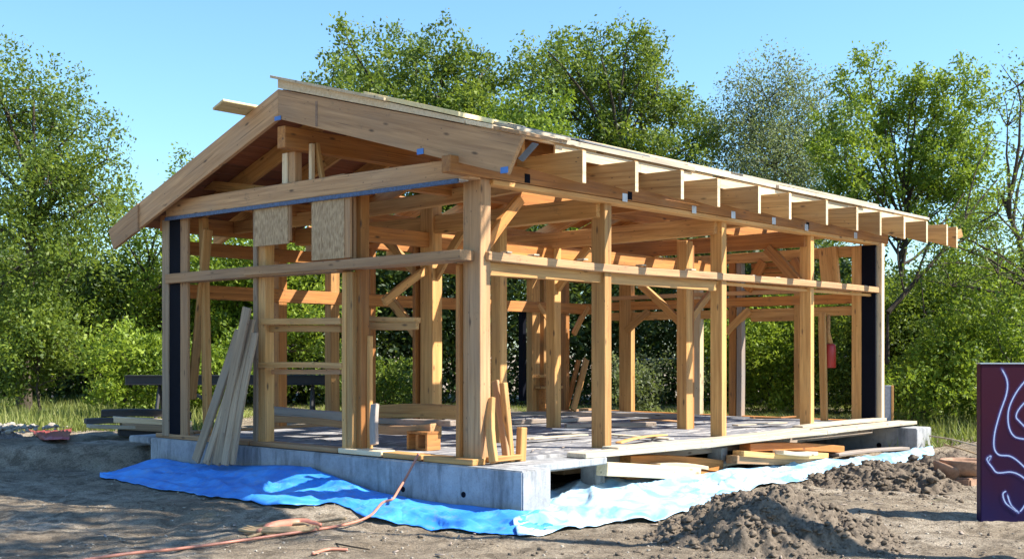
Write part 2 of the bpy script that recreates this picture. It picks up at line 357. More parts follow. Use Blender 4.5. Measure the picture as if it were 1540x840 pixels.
# --- corner post group nearest the camera
post(0, .095, .085, F-.05, ZT, .15, .17, 'brown', H)
post(0, .10, .215, F-.05, ZT, .12, .085, 'brown', H)
member('stud', (.04, .288, F), (.04, .288, ZR-.13), .09, .055, 'deep', H)
# far left corner: stud, black membrane, stud
yA = Yx(255); yB = Yx(265); yC = Yx(281); yD = Yx(292)
member('stud', (-.06, (yA+yB)/2, F-.03), (-.06, (yA+yB)/2, ZT), .10, abs(yA-yB), 'lean', H)
box('membrane_strip', (-.095, yC, F-.0), (-.02, yB, ZT-.01), 'membrane', H, .003)
box('membrane_backing', (-.015, yC, F-.0), (.03, yB, ZT), 'black_wood', H, .003)
member('stud', (-.075, (yC+yD)/2, F-.03), (-.075, (yC+yD)/2, ZT), .04, abs(yC-yD), 'brown', H)
member('stud', (.12, yD-.12, F-.03), (.12, yD-.02, ZT), .09, .09, 'fir', H)
a = onX(313, 345, .10); b = onX(288, 600, .08); member('brace', b, a, .04, .12, 'fir', H, ref=V((1, 0, 0)), segs=3)
# posts along the gable wall
def gpost(pa, pb, z0, z1, m, x=0.0, w=.1, name='post'):
    y0, y1 = Yx(pa, 600, x-w/2), Yx(pb, 600, x-w/2); return member(name, (x, (y0+y1)/2, z0), (x, (y0+y1)/2, z1), w, abs(y0-y1), m, H, segs=3, warp=.002)
gpost(380, 386, F-.01, ZT, 'lean', -.035, .07, 'stud'); gpost(386.5, 399, F-.01, ZT, 'fir', .02, .13)
gpost(514, 520, F-.01, ZR-.13, 'fir', -.045, .06, 'stud'); gpost(520.5, 530, F-.01, ZR-.13, 'fir', .0, .13); gpost(533, 543, F-.01, ZT, 'deep', .05, .12)
gpost(526, 532, ZR, ZT, 'brown', -.02, .05, 'stud'); gpost(551, 556, F-.01, F+1.2, 'fir', .1, .05, 'stud')
# mid rail (two lengths) and rungs
member('mid_rail', (-.06, Yx(265, 412), ZR-.065), (-.06, Yx(524, 395), ZR-.068), .20, .12, 'brown', H, segs=4, warp=.004)
member('mid_rail', (-.06, Yx(386, 395), ZR-.052), (-.06, .08, ZR-.055), .24, .10, 'brown', H, segs=4, warp=.004).location.z += .001
def hbar(pa, pb, yt, yb, m, x=.0, w=.05, name='rung', dx=0):
    a = onX(pa, (yt[0]+yb[0])/2, x); b = onX(pb, (yt[1]+yb[1])/2, x); h = abs(onX(pa, yt[0], x).z-onX(pa, yb[0], x).z)
    return member(name, a, b, w, h, m, H, segs=2, warp=.003)
hbar(394, 514, (479, 478), (488, 487), 'fir', -.06, .05); hbar(400, 514, (489, 488), (499, 500), 'fir', .03, .04)
hbar(391, 517, (545, 545), (553, 554), 'fir', -.06, .06); hbar(396, 514, (555, 555), (562, 562), 'brown', .06, .04)
hbar(553, 628, (475, 478), (483, 484), 'fir', .3, .10, 'header'); hbar(553, 628, (484, 485), (495, 494), 'fir', .26, .05, 'header')
# strand-board panels under the tie beam
def panel(pa, pb, zt, zb, x, m, name):
    y0, y1 = Yx(pa, 340, x), Yx(pb, 340, x); p = member(name, (x, (y0+y1)/2, zb), (x, (y0+y1)/2, zt), .03, abs(y0-y1), m, H, bev=.002); return p
panel(384, 434, ZT+.01, onX(384, 371, -.12).z, -.12, 'osb', 'strand_board'); panel(435, 438, ZT+.01, onX(384, 368, -.1).z, -.11, 'brown', 'strand_board_batten')
panel(470, 519, ZT+.01, onX(470, 392, -.13).z, -.13, 'osb', 'strand_board'); panel(519.5, 528, ZT+.01, onX(519, 388, -.12).z, -.12, 'brown', 'strand_board_batten')
# gable tie beam with taped underside
tb = member('tie_beam', (-.08, Yx(266, 320), F+2.81), (-.08, -.02, F+2.78), .16, .20, 'brown', H, segs=5, warp=.006)
member('flashing_tape', (-.165, Yx(266, 320), F+2.692), (-.165, .12, F+2.665), .02, .045, 'flash_tape', H, bev=.002)
member('flashing_strip', (-.10, Yx(266, 320), F+2.70), (-.10, .10, F+2.676), .12, .015, 'steel', H, bev=.002)
# eave beam on posts
member('eave_beam', (-.45, 0, F+2.78), (9.0, 0, F+2.76), .12, .16, 'deep', H, segs=6, warp=.004)
member('eave_plate', (.15, .03, F+2.672), (8.95, .03, F+2.668), .16, .05, 'fir', H)
member('eave_beam', (-.1, L0, F+2.66), (9.6, L0, F+2.66), .14, .20, 'deep', H)
# posts along the eave side
EP = [(1.98, .12, .19), (4.35, .11, .17), (6.64, .10, .17)]
for x, w, h in EP:
    post(0, x+w/2, h/2, F-.03, ZT-.02, w, h, 'fir', H)
post(0, 8.66, .275, F-.05, ZT-.05, .10, .16, 'fir', H)
box('membrane_strip', (8.655, .005, F), (8.70, .03, ZT-.06), 'membrane', H, .002); 
box('membrane_strip', (8.61, -.03, F), (8.65, .19, ZT-.06), 'membrane', H, .002)
member('stud', (8.75, -.03, F-.04), (8.75, -.03, ZT-.03), .09, .12, 'pale', H)
# doubled rails
member('mid_rail', (.09, .01, ZR-.055), (4.28, .0, ZR-.05), .11, .085, 'brown', H, segs=4, warp=.008)
member('mid_rail', (.09, .06, ZR-.175), (4.28, .06, ZR-.165), .05, .13, 'fir', H, segs=4, warp=.006)
member('mid_rail', (4.3, .01, ZR-.055), (8.7, .0, ZR-.045), .11, .085, 'brown', H, segs=4, warp=.006)
member('mid_rail', (4.3, .07, ZR-.125), (8.7, .06, ZR-.12), .05, .04, 'fir', H, segs=4, warp=.006)
# small steel brackets along the eave beam; added white sun patches on the rail
for px, py in ((940, 297), (1044, 315), (1103, 323), (1164, 332), (1213, 342), (1287, 354)):
    p = onY(px, py, -.066); box('bracket_and_sunpatch', (p.x-.045, -.068, p.z-.045), (p.x+.045, -.060, p.z+.045), 'steel', H, .002)
for px in (794, 948, 1215):
    p = onY(px, 286, -.062); box('bracket_and_sunpatch', (p.x-.05, -.067, F+2.71), (p.x+.03, -.0605, F+2.80), 'membrane', H, .002)
for x in (.35, .75, 1.55, 2.6, 3.6, 5.0, 5.6, 6.25, 7.5, 8.2):
    w = random.uniform(.05, .10); box('bracket_and_sunpatch', (x, -.05, ZR-.012), (x+w*1.4, .045, ZR-.002+random.uniform(.004, .008)), 'white_board', H, .002)  # thin white plates standing in for patches of sun on the rail
# leaning studs close to the near corner
def lean(pa, pb, da, db, w, h, m, name='stud', parent=None, ref=None):
    return member(name, da, db, w, h, m, H if parent is None else parent, segs=3, warp=.006, ref=ref)
lean(0, 0, onX(743, 695, .05), onX(738, 598, .16), .05, .09, 'fir', ref=V((0, 1, 0)))
lean(0, 0, onY(768, 694, -.03), onY(757, 575, .04), .06, .07, 'fir', ref=V((0, 1, 0)))
lean(0, 0, onX(762, 692, .35), onX(745, 572, .42), .04, .08, 'brown', ref=V((0, 1, 0)))
member('stud', onY(783, 693, -.05), onY(785, 642, -.05), .09, .07, 'fir', H)
member('blocking', (.1, -.04, F-.01), (.52, -.05, F-.008), .10, .05, 'fir', H)
# --- interior posts and beams
PI_ = []
p = onZ(1030, 645, F-.03); ixp = p
post(0, p.x, p.y, F-.03, F+2.55, .16, .16, 'fir', H); member('stud', (p.x+.14, p.y+.02, F-.03), (p.x+.14, p.y+.02, F+2.5), .07, .12, 'deep', H)
bm = bmesh.new(); bmesh.ops.create_cone(bm, cap_ends=True, segments=18, radius1=.19, radius2=.10, depth=.045)
for v in bm.verts: v.co += V((noise.noise(v.co*19)*.04, noise.noise(v.co*17+V((3, 1, 2)))*.04, 0))
bm_obj('post_grout', bm, 'clod', H, loc=V((0, 0, 0))).matrix_world = Matrix.Translation((p.x, p.y, F+.0))
q = dr(14.5, -1.07); RP = V((1.98, 2.72, 0))
post(0, 1.98, 2.72, F-.03, RZ-.5, .17, .22, 'fir', H); member('stud', (1.93, 2.89, F), (1.93, 2.89, F+2.5), .16, .06, 'deep', H)
post(0, 1.85, 1.45, F-.03, F+2.55, .12, .15, 'fir', H)          # seen beside the corner post
post(0, 4.35, 2.72, F-.03, F+2.6, .14, .16, 'fir', H)
# back wall (far left eave side)
for px, w in ((421, .14), (500, .16), (557, .10), (802, .20), (818, .16), (849, .10)):
    p = onY(px, 560, L0); post(0, p.x, L0, F-.04, F+2.56, w, .14, 'deep' if px % 2 else 'fir', H)
p = onY(786, 500, L0); bxx = box('window_frame', (p.x-.05, L0-.05, F+.2), (p.x+.04, L0+.05, F+1.9), 'membrane', H, .004)
for z0, z1 in ((1.72, 1.90), (2.28, 2.45)):
    member('wall_beam', (.2, L0-.02, F+(z0+z1)/2), (8.7, L0-.02, F+(z0+z1)/2), .10, z1-z0, 'deep', H, segs=3, warp=.005)
# end wall
def ewy(px, py=560): return onX(px, py, 8.77).y
for pa, pb, m in ((933, 953, 'fir'), (1041, 1056, 'pale'), (1098, 1109, 'deep'), (1109.5, 1118, 'grey'), (1196, 1212, 'fir')):
    y0, y1 = ewy(pa), ewy(pb); post(0, 8.77, (y0+y1)/2, F-.04, F+2.55, .12, abs(y0-y1)*.9, m, H)
for z0, z1, w, m in ((1.60, 1.74, .06, 'fir'), (1.78, 1.93, .12, 'deep'), (1.96, 2.03, .16, 'brown'), (2.50, 2.66, .14, 'fir')):
    member('wall_beam', (8.77, 5.3, F+(z0+z1)/2), (8.77, .15, F+(z0+z1)/2), w, z1-z0, m, H, segs=3, warp=.004)
member('wall_header', (8.77, ewy(1130), F+1.62), (8.77, ewy(1196), F+1.62), .05, .18, 'fir', H)
y0, y1 = ewy(1132, 390), ewy(1206, 390); sp = None
for k in range(5):
    member('siding_board', (8.73, y0, F+2.08+k*.09), (8.73, y1, F+2.08+k*.09), .03, .083, 'deep', H, bev=.008)
member('brace', (8.68, y0+.05, F+2.04), (8.68, y0-.25, F+2.5), .06, .16, 'deep', H)
member('brace', (8.68, y1+.1, F+2.5), (8.68, y1-.12, F+2.04), .06, .16, 'deep', H)
member('brace', onX(1245, 372, 8.66), onX(1250, 432, 8.66), .07, .3, 'fir', H, ref=V((0, 1, 0)))
# tie beams across the house and rafters of the ceiling
for x in (.95, 1.98, 3.2, 4.35, 5.5, 6.64, 7.7):
    th = x in (.95, 3.2, 5.5, 7.7)
    member('tie_beam', (x, .065, F+(2.78 if th else 2.60)), (x, L0-.075, F+(2.68 if th else 2.62)), .08 if x in (.95, 3.2, 5.5, 7.7) else .13, .16 if x in (.95, 3.2, 5.5, 7.7) else .22, 'fir' if int(x*10) % 2 else 'deep', H, segs=4, warp=.012)
member('purlin', (.1, 1.35, F+2.62+.19), (8.7, 1.35, F+2.81), .10, .16, 'deep', H, segs=4, warp=.006)
member('purlin', (.1, 4.1, F+2.62+.19), (8.7, 4.1, F+2.81), .10, .16, 'deep', H, segs=4, warp=.006)
member('purlin', (.3, 2.72, F+2.42), (8.7, 2.72, F+2.42), .12, .18, 'deep', H, segs=4, warp=.006)
member('ridge_beam', (-.30, RY, RZ-.50), (9.75, RY, RZ-.50), .14, .24, 'deep', H, segs=4, warp=.003)
# gable king post and scraps in the triangle
yk0, yk1 = Yx(432, 250), Yx(440, 250)
member('king_post', (-.03, (yk0+yk1)/2, F+2.88), (-.03, (yk0+yk1)/2, RZ-.62), .09, abs(yk0-yk1), 'pale', H)
member('king_post', (-.02, (Yx(442)+Yx(451))/2, F+2.88), (-.02, (Yx(442)+Yx(451))/2, RZ-.62), .10, abs(Yx(442)-Yx(451)), 'brown', H)
member('web_stud', onX(469, 276, .05), onX(469, 216, .05), .05, .055, 'pale', H)
member('web_stud', onX(486, 276, .12), onX(476, 216, .12), .05, .06, 'fir', H, ref=V((0, 1, 0)))
prism('gusset', [onX(468, 205, .2), onX(490, 250, .2), onX(478, 250, .2)], (1, 0, 0), 0, .03, 'fir', H)
member('web_plate', onX(440, 283, -.0), onX(520, 268, -.0), .05, .10, 'brown', H)
member('web_tie', onX(300, 277, .25), onX(425, 290, .25), .05, .12, 'fir', H)
# --- knee braces
def brace(a, b, w=.06, h=.10, m='fir', curve=.012):
    a = V(a); b = V(b); mid = (a+b)/2; n = V((0, 0, 1)).cross((b-a)).cross(b-a).normalized(); o = member('knee_brace', a, b, w, h, m, H, segs=6, warp=0)
    for v in o.data.vertices:
        t = v.co.x/(b-a).length; v.co.z += curve*(1-4*t*t)
    return o
p = ixp
brace((p.x, p.y+.75, F+1.98), (p.x, p.y+.06, F+1.42)); brace((p.x+.7, p.y, F+1.9), (p.x+.1, p.y, F+1.45))
brace((1.98, 2.15, F+2.5), (1.98, 2.63, F+1.95)); brace((1.98, 3.6, F+2.5), (1.98, 2.85, F+1.9)); brace((1.2, 2.72, F+1.62), (1.9, 2.72, F+2.05)); brace((1.9, 2.9, F+1.25), (1.9, 3.45, F+1.75), .08, .11)
brace((.19, .14, F+2.02), (.75, .14, F+2.58), .07, .11, 'deep'); brace((6.6, .18, F+2.0), (6.6, .65, F+2.5), .1, .14, 'deep')
brace((4.35, 2.1, F+2.45), (4.35, 2.65, F+1.9))
brace((8.72, ewy(1096)-.0, F+1.35), (8.72, ewy(1130), F+1.72), .07, .12); brace((8.72, 4.7, F+1.4), (8.72, 4.2, F+1.75), .07, .12)
brace((7.6, L0-.05, F+1.35), (7.1, L0-.05, F+1.85)); brace((8.1, L0-.05, F+1.35), (8.5, L0-.05, F+1.85))
# --- rafters
RX = [.58, 1.42, 2.21, 2.98, 3.81, 4.59, 5.50, 6.33, 7.12, 7.89, 8.62, 9.33, 9.78]
def rafter(x, ya, yb, depth, w, m, name='rafter', cut=0):
    za, zb = roofz(ya), roofz(yb)
    prof = [V((x, ya, za)), V((x, yb, zb)), V((x, yb, zb-depth)), V((x, ya, za-depth))]
    return prism(name, prof, (1, 0, 0), -w/2, w/2, m, H, V((x, ya, za-depth/2)), V((x, yb, zb-depth/2)), .003)
for i, x in enumerate(RX):
    e = -.78+random.uniform(-.03, .02); rafter(x, -.055, RY-.03, .20, .05, 'deep' if i % 3 else 'fir'); zt = F+2.95+random.uniform(-.008, .008); zb_ = F+2.63+random.uniform(-.008, .006)
    xt = x+.056; rf = prism('rafter_tail', [V((xt, e, zt)), V((xt, .06, zt+.01)), V((xt, .06, F+2.863)), V((xt, -.06, F+2.863)), V((xt, e, zb_))], (1, 0, 0), -.029, .029, 'fir', H, V((xt, e, F+2.8)), V((xt, .06, F+2.84)), .003)
    box('end_grain', (x+.056-.0265, e-.005, zb_+.008), (x+.056+.0265, e-.0015, zt-.008), 'pale', rf, .0005)
for x in [.45, 1.15, 1.95, 2.75, 3.55, 4.35, 5.15, 5.95, 6.75, 7.6, 8.4, 9.2, 9.78]:
    rafter(x, RY+.03, 6.18, .22, .05, 'fir')
# blocking between the rafter tails
for i in range(len(RX)-1):
    if i: box('eave_fascia', (RX[i]-.02 if i > 1 else .75, -.325, F+2.965), (RX[i+1]-.022, -.303, roofz(-.31)+.0), 'pale', H, .002)
    box('rafter_blocking', (RX[i]+.09, .07, F+2.862), (RX[i+1]+.02, .11, roofz(.09)-.01), 'deep', H, .003)
# fly rafter past the last tail
member('outrigger', (9.86, -.60, F+2.76), (10.22, -.70, F+2.90), .06, .13, 'fir', H)
# barge boards
def barge(pts_top, depth, x0, x1, m, lens):
    a, b = pts_top; prof = [V((0, a[0], a[1])), V((0, b[0], b[1])), V((0, b[0]+lens, b[1]-depth)), V((0, a[0], a[1]-depth))]
    return prism('barge_board', prof, (1, 0, 0), x0, x1, m, H, V((x0, a[0], a[1]-depth/2)), V((x0, b[0], b[1]-depth/2)), .004)
bR = barge(((RY, RZ+.02), (-.86, roofz(-.86)+.02)), .325, -.34, -.29, 'brown', .19)
bL = barge(((RY+.002, RZ+.02), (5.62, roofz(5.62)+.02)), .325, -.34, -.29, 'brown', .0)
prism('barge_board', [V((0, 5.60, roofz(5.60)+.01)), V((0, 6.32, roofz(6.32)-.03)), V((0, 6.20, roofz(6.2)-.33)), V((0, 5.70, roofz(5.70)-.33)), V((0, 5.60, roofz(5.6)-.34))], (1, 0, 0), -.365, -.32, 'brown', H, V((0, 5.6, 3)), V((0, 6.3, 2.75)))
# blue tape scraps and nail stains on the barge boards
for y, m in ((.42, 'blue_tape'), (-.68, 'blue_tape')):
    z = roofz(y)-.29; box('tape_scrap', (-.350, y-.01, z-.05), (-.343, y+.08, z+.005), m, bR, .001)
box('tape_scrap', (-.352, RY-.06, RZ-.325), (-.345, RY+.05, RZ-.28), 'blue_tape', bR, .001)
box('stain_band', (-.3425, 2.03, roofz(2.05)-.30), (-.3405, 2.07, roofz(2.05)-.03), 'smudge', bR, .0)
# --- sheathing: skip boards running along X on both slopes
def slope_board(y0, y1, x0, x1, t, m, name='sheathing_board', lift=.0):
    z0, z1 = roofz(y0), roofz(y1); yc = (y0+y1)/2; zc = (z0+z1)/2+t/2+.003+lift
    n = V((0, -(z1-z0), (y1-y0))).normalized()
    return member(name, (x0, yc, zc), (x1, yc, zc), abs(y1-y0)/max(.001, abs(n.z))*.985, t, m, H, ref=n, bev=.003)
nb = 12; wbd = (RY+.30)/nb
rs = random.Random(5)
for k in range(nb):
    y0 = -.30+k*wbd; y1 = y0+wbd
    slope_board(y0, y1-.006, -.285, 1.45, .025, 'pale' if k == 0 else 'red')       # front bay closed
    segs = [(1.46, 3.8), (3.8, 6.3), (6.3, 8.6), (8.6, 9.95+rs.uniform(-.03, .08))]
    for (a, b) in segs:
        if k in (0, 1, 11) or rs.random() < .36:
            slope_board(y0+.004, y1-.004, a+.004+rs.uniform(0, .15), b-.004-rs.uniform(0, .15), .024, 'pale' if k == 0 else 'deep' if rs.random() < .5 else 'fir')
nl = 15; wl = (6.22-RY)/nl
for k in range(nl):
    y0 = RY+.02+k*wl; slope_board(y0, y0+wl-.006, -.285, 2.4, .024, 'red')
    for a, b in ((2.42, 3.5), (3.52, 4.7), (4.72, 6.0), (6.02, 7.6), (7.62, 9.9)):
        if k in (0, 13, 14) or rs.random() < .5: slope_board(y0, y0+wl-.006, a+rs.uniform(0, .1), b-rs.uniform(0, .1), .024, 'deep')
# layered pale sheets on the weather face of the right slope
def sheet(y0, y1, x0, x1, lift0, lift1, t, m, name='roof_sheet', x2=None):
    """slope-following sheet; lift at both x ends"""
    pr = []
    for y, x, l in ((y0, x0, lift0), (y1, x0, lift0), (y1, x2 if x2 else x1, lift1), (y0, x1, lift1)):
        pr.append((V((x, y, roofz(y)+.03+l+(max(0, y+.3)*.024 if l > .035 else 0))), max(0, y+.3)*.024 if l <= .035 else 0))
    bm = bmesh.new(); A = [bm.verts.new(p) for p, w_ in pr]; B = [bm.verts.new(p+UP*(t+w_)) for p, w_ in pr]
    bm.faces.new(A); bm.faces.new(B)
    for i in range(4): bm.faces.new((A[i], A[(i+1) % 4], B[(i+1) % 4], B[i]))
    bmesh.ops.recalc_face_normals(bm, faces=bm.faces[:]); bevel(bm, .002)
    mw = frame_m(V(((x0+x1)/2-1, (y0+y1)/2, roofz((y0+y1)/2))), V(((x0+x1)/2+1, (y0+y1)/2, roofz((y0+y1)/2)))); bm.transform(mw.inverted())
    me = bpy.data.meshes.new(name); bm.to_mesh(me); bm.free(); return link(name, me, M[m], H, mw)
sheet(-.15, 2.70, -.36, 1.9, .0, .0, .04, 'pale')
sheet(.9, 2.76, -.42, 2.6, .045, .04, .03, 'pale')
sheet(-.50, -.17, -.36, .60, .0, .0, .04, 'pale'); sheet(-.84, -.52, -.36, .25, .0, .0, .03, 'brown')
sheet(-.10, 1.25, -.38, .55, .05, .05, .045, 'ply')
sheet(-.30, .9, .30, 2.4, .07, .05, .018, 'sheet_edge'); sheet(-.40, .40, .1, .9, .045, .04, .03, 'white_board')
sheet(-.36, .30, .75, 3.2, .0, .0, .05, 'white_board'); sheet(-.33, .12, 3.1, 5.2, .01, .0, .05, 'white_board'); sheet(-.37, .14, 5.1, 7.6, .0, .0, .045, 'white_board'); sheet(-.33, .16, 7.5, 9.9, .0, .0, .04, 'white_board')
sheet(-.28, .2, 1.2, 4.1, .055, .05, .03, 'pale'); sheet(-.27, .2, 4.4, 8.2, .055, .045, .03, 'white_board'); sheet(2.3, 2.72, 1.95, 4.2, .03, .01, .03, 'white_board')
member('overhanging_board', (-.75, 3.26, roofz(3.26)+.05), (.8, 3.26, roofz(3.26)+.05), .22, .03, 'ply', H, ref=V((0, SLL, 1)))
prism('fascia_scrap', [onX(778, 238, -.30), onX(800, 214, -.25), onX(808, 216, -.2), onX(784, 243, -.25)], (1, 0, 0), 0, .03, 'sheet_edge', H)
#@@PROPS
# ================================================================== LOOSE THINGS
def thing_board(name, p0, p1, w, h, m, label, cat, group=None, ref=None, warp=.01, segs=4):
    o = member(name, p0, p1, w, h, m, None, segs=segs, warp=warp, ref=ref); return tag(o, label, cat, group)
# grey boards leaning on the gable wall: (bottom px, top px, width, label)
LB = [((294, 693), (360, 497), .13, 'leftmost of the weathered grey boards leaning beside the gable-side post'),
      ((310, 697), (366, 520), .10, 'narrow grey board in the middle of the leaning bundle, half hidden behind its neighbours'),
      ((325, 698), (372, 462), .13, 'tallest weathered grey board of the leaning bundle, reaching nearest the mid rail'),
      ((338, 699), (379, 480), .10, 'second board from the right in the leaning bundle, tight against the tall one'),
      ((349, 698), (384, 500), .09, 'rightmost grey board of the leaning bundle, nearest the gable-side post'),
      ((333, 696), (352, 560), .06, 'short grey offcut propped low between the leaning boards')]
for i, (b, t, w, lb) in enumerate(LB):
    p0 = onX(*b, -.42-.04*(i % 2)); p1 = onX(*t, -.16-.035*(i % 3))
    thing_board('leaning_board', p0, p1, .035, w*1.15, 'lean', lb, 'board', 'grey boards leaning on the gable side', ref=V((0, 1, 0)))
# stack on the floor behind the gable wall
fl = [((400, 616), (520, 626), .85, .13, .10, 'grey', 'long grey beam lying on top of the floor stack behind the ladder-like rungs'),
      ((400, 630), (520, 638), .80, .12, .08, 'brown', 'brown plank lying under the grey beam behind the rungs'),
      ((556, 620), (692, 620), 1.1, .08, .16, 'fir', 'wide orange timber lying on edge behind the gable wall, next to the near corner post'),
      ((556, 632), (684, 636), .75, .14, .06, 'grey', 'thin weathered plank lying on the floor in front of the wide orange timber'),
      ((556, 642), (655, 643), .65, .16, .10, 'brown', 'short brown timber lowest on the floor beneath the thin weathered plank')]
for a, b, x, w, h, m, lb in fl:
    thing_board('loose_timber', onX(*a, x), onX(*b, x), w, h, m, lb, 'timber')
p = onX(637, 652, .55); hb = empty('joist_box', (p.x, p.y, F-.02), 'small open brown wooden box sitting on the floor in front of the short timbers', 'box')
box('side_panel', (p.x-.1, p.y-.16, F-.018), (p.x+.1, p.y-.13, F+.15), 'deep', hb, .003); box('side_panel', (p.x-.1, p.y+.13, F-.018), (p.x+.1, p.y+.16, F+.15), 'deep', hb, .003)
box('divider', (p.x-.1, p.y-.02, F-.018), (p.x+.1, p.y+.02, F+.15), 'deep', hb, .003); box('top_panel', (p.x-.1, p.y-.16, F+.152), (p.x+.1, p.y+.16, F+.18), 'deep', hb, .003)
box('bottom_panel', (p.x-.1, p.y-.128, F-.018), (p.x+.1, p.y-.022, F+.005), 'deep', hb, .003)
thing_board('propped_offcut', onX(563, 668, -.05), onX(564, 607, .02), .05, .09, 'grey', 'short pale grey offcut standing upright in front of the wide gable-side post', 'offcut', ref=V((0, 1, 0)))
# boards lying across the floor and two boards leaning at the back
for a, b, w, lb in (((760, 621), (1040, 626), .14, 'long grey plank lying across the subfloor towards the back wall'),
                    ((770, 634), (900, 629), .12, 'pale plank lying crosswise on the subfloor left of the second eave post'),
                    ((850, 640), (985, 637), .10, 'dusty plank lying on the subfloor between the second eave post and the inner post')):
    thing_board('loose_plank', onZ(*a, F+.02), onZ(*b, F+.02), w, .06, 'grey', lb, 'plank')
for i, (a, b, w, m, lb) in enumerate((((905, 652), (1010, 660), .10, 'white_board', 'pale thin board lying flat on the floor right of the second eave post'),
        ((950, 632), (1022, 634), .14, 'brown', 'brown board lying flat on the floor just left of the inner post'), ((1105, 640), (1180, 636), .12, 'white_board', 'bleached board lying flat on the floor beyond the third eave post'),
        ((1130, 629), (1195, 627), .10, 'deep', 'orange plank lying flat on the floor by the end wall'), ((790, 662), (880, 655), .12, 'white_board', 'pale board lying flat on the floor beside the short leaning studs'),
        ((930, 668), (1000, 656), .08, 'fir', 'narrow orange lath lying on the floor near its front edge'), ((830, 648), (885, 648), .16, 'panel_grey', 'dark grey scrap of board lying on the floor left of the second eave post'))):
    thing_board('loose_board', onZ(*a, F+.01)+V((0, 0, .004*i)), onZ(*b, F+.01)+V((0, 0, .004*i)), w, .02, m, lb, 'board')
thing_board('propped_board', onZ(862, 617, F), onY(882, 540, L0-.1), .04, .13, 'fir', 'right-hand orange board leaning at the back of the house between the eave posts', 'board', ref=V((1, 0, 0)))
thing_board('propped_board', onZ(851, 616, F), onY(870, 541, L0-.12), .04, .10, 'deep', 'left-hand orange board leaning at the back of the house beside the thin black stud', 'board', ref=V((1, 0, 0)))
sh = onY(822, 575, L0-.15); st_ = empty('crate_shelf', (sh.x, sh.y, F), 'small rough timber stool standing by the twin posts of the back wall', 'stool')
for dx in (-.16, .12): box('leg', (sh.x+dx, sh.y-.1, F-.02), (sh.x+dx+.05, sh.y+.04, F+.40), 'deep', st_, .004)
box('shelf', (sh.x-.24, sh.y-.14, F+.402), (sh.x+.28, sh.y+.06, F+.45), 'fir', st_, .004); box('top_plate', (sh.x-.2, sh.y-.12, F+.60), (sh.x+.16, sh.y+.04, F+.64), 'fir', st_, .004)
for dx in (-.16, .08): box('upright', (sh.x+dx, sh.y-.09, F+.452), (sh.x+dx+.05, sh.y+.02, F+.598), 'deep', st_, .004)
# red tube hanging with its tan strap by the end wall
rt = onX(1248, 534, 8.45); RTB = empty('red_canister', rt, 'red cylindrical canister hanging from a tan neck inside the far right corner', 'canister')
bm = bmesh.new(); prof = [(.0, -.19), (.085, -.19), (.093, -.18), (.093, .14), (.08, .17), (.04, .18), (0, .18)]
rings = [[bm.verts.new((r*math.cos(k*math.pi/10), r*math.sin(k*math.pi/10), z)) for k in range(20)] for r, z in prof[1:-1]]
for a, b in zip(rings, rings[1:]):
    for k in range(20): bm.faces.new((a[k], a[(k+1) % 20], b[(k+1) % 20], b[k]))
bm.faces.new(rings[0][::-1]); bm.faces.new(rings[-1])
smooth(bm); me = bpy.data.meshes.new('body'); bm.to_mesh(me); bm.free(); link('body', me, M['red_paint'], RTB, Matrix.Translation(rt))
bm = tube([rt+V((0, 0, .17)), rt+V((.0, .03, .35)), rt+V((0, .02, .62))], [.055, .035, .03], 8); bm_obj('neck', bm, 'fir', RTB)
member('leaning_stud_tag', onX(1240, 640, 8.3), onX(1236, 470, 8.3), .05, .11, 'fir', None, ref=V((0, 1, 0))).name = 'leaning_stud'
tag(bpy.data.objects['leaning_stud'], 'tall orange stud leaning beside the red canister near the far right corner', 'stud')
# lumber stored under the deck edge
LS = [((905, 704), (1046, 712), -.34, .16, 'pale', 'front squared timber under the deck edge with its pale cut end showing'),
      ((940, 694), (1080, 700), -.10, .16, 'deep', 'rear orange beam of the nearer stack under the deck edge, topmost'),
      ((985, 699), (1058, 703), -.27, .05, 'pale', 'thin pale lath lying on top of the front squared timber'),
      ((935, 712), (1087, 713), -.08, .12, 'deep', 'lowest orange beam of the nearer stack, behind the front squared timber')]
for a, b, y, h, m, lb in LS:
    thing_board('stored_timber', onY(*a, y), onY(*b, y), .15, h*.9, m, lb, 'timber', 'timbers stored under the deck edge')
LS2 = [((1120, 672), (1262, 675), -.22, .10, 'deep', 'topmost long beam of the farther stack under the deck edge'),
       ((1110, 681), (1238, 684), -.35, .07, 'fir', 'middle plank of the farther stack, shorter than the beam above it'),
       ((1100, 690), (1233, 693), -.30, .10, 'brown', 'lowest dark brown beam of the farther stack lying near the blue sheeting'),
       ((1170, 679), (1222, 681), -.48, .05, 'pale', 'short pale lath in front of the farther stack')]
for a, b, y, h, m, lb in LS2:
    thing_board('stored_timber', onY(*a, y), onY(*b, y), .16, h, m, lb, 'timber', 'timbers stored under the deck edge')
thing_board('pale_plank', ong(1075, 712)+V((0, 0, .10)), ong(1178, 701)+V((0, 0, .12)), .14, .04, 'white_board', 'bleached plank lying at the tarp edge below the second pier', 'plank')
thing_board('plank_offcut', ong(1128, 709)+V((0, 0, .09)), ong(1150, 709)+V((0, 0, .10)), .12, .08, 'black_wood', 'small blackened offcut lying on the sunlit-toned part of the blue tarp', 'offcut')
thing_board('pale_plank', ong(1255, 692)+V((0, 0, .08)), ong(1362, 686)+V((0, 0, .12)), .16, .04, 'grey', 'grey plank half wrapped in sheeting at the far foundation beam', 'plank')
for i, (a, b, y, lb) in enumerate((((838, 690), (890, 691), .5, 'upper brown timber in the dark gap right of the near foundation beam'), ((838, 706), (890, 708), .45, 'lower brown timber in the dark gap right of the near foundation beam'))):
    thing_board('stored_timber', onY(*a, y), onY(*b, y)+V((.4, 0, 0)), .2, .10, 'brown', lb, 'timber')
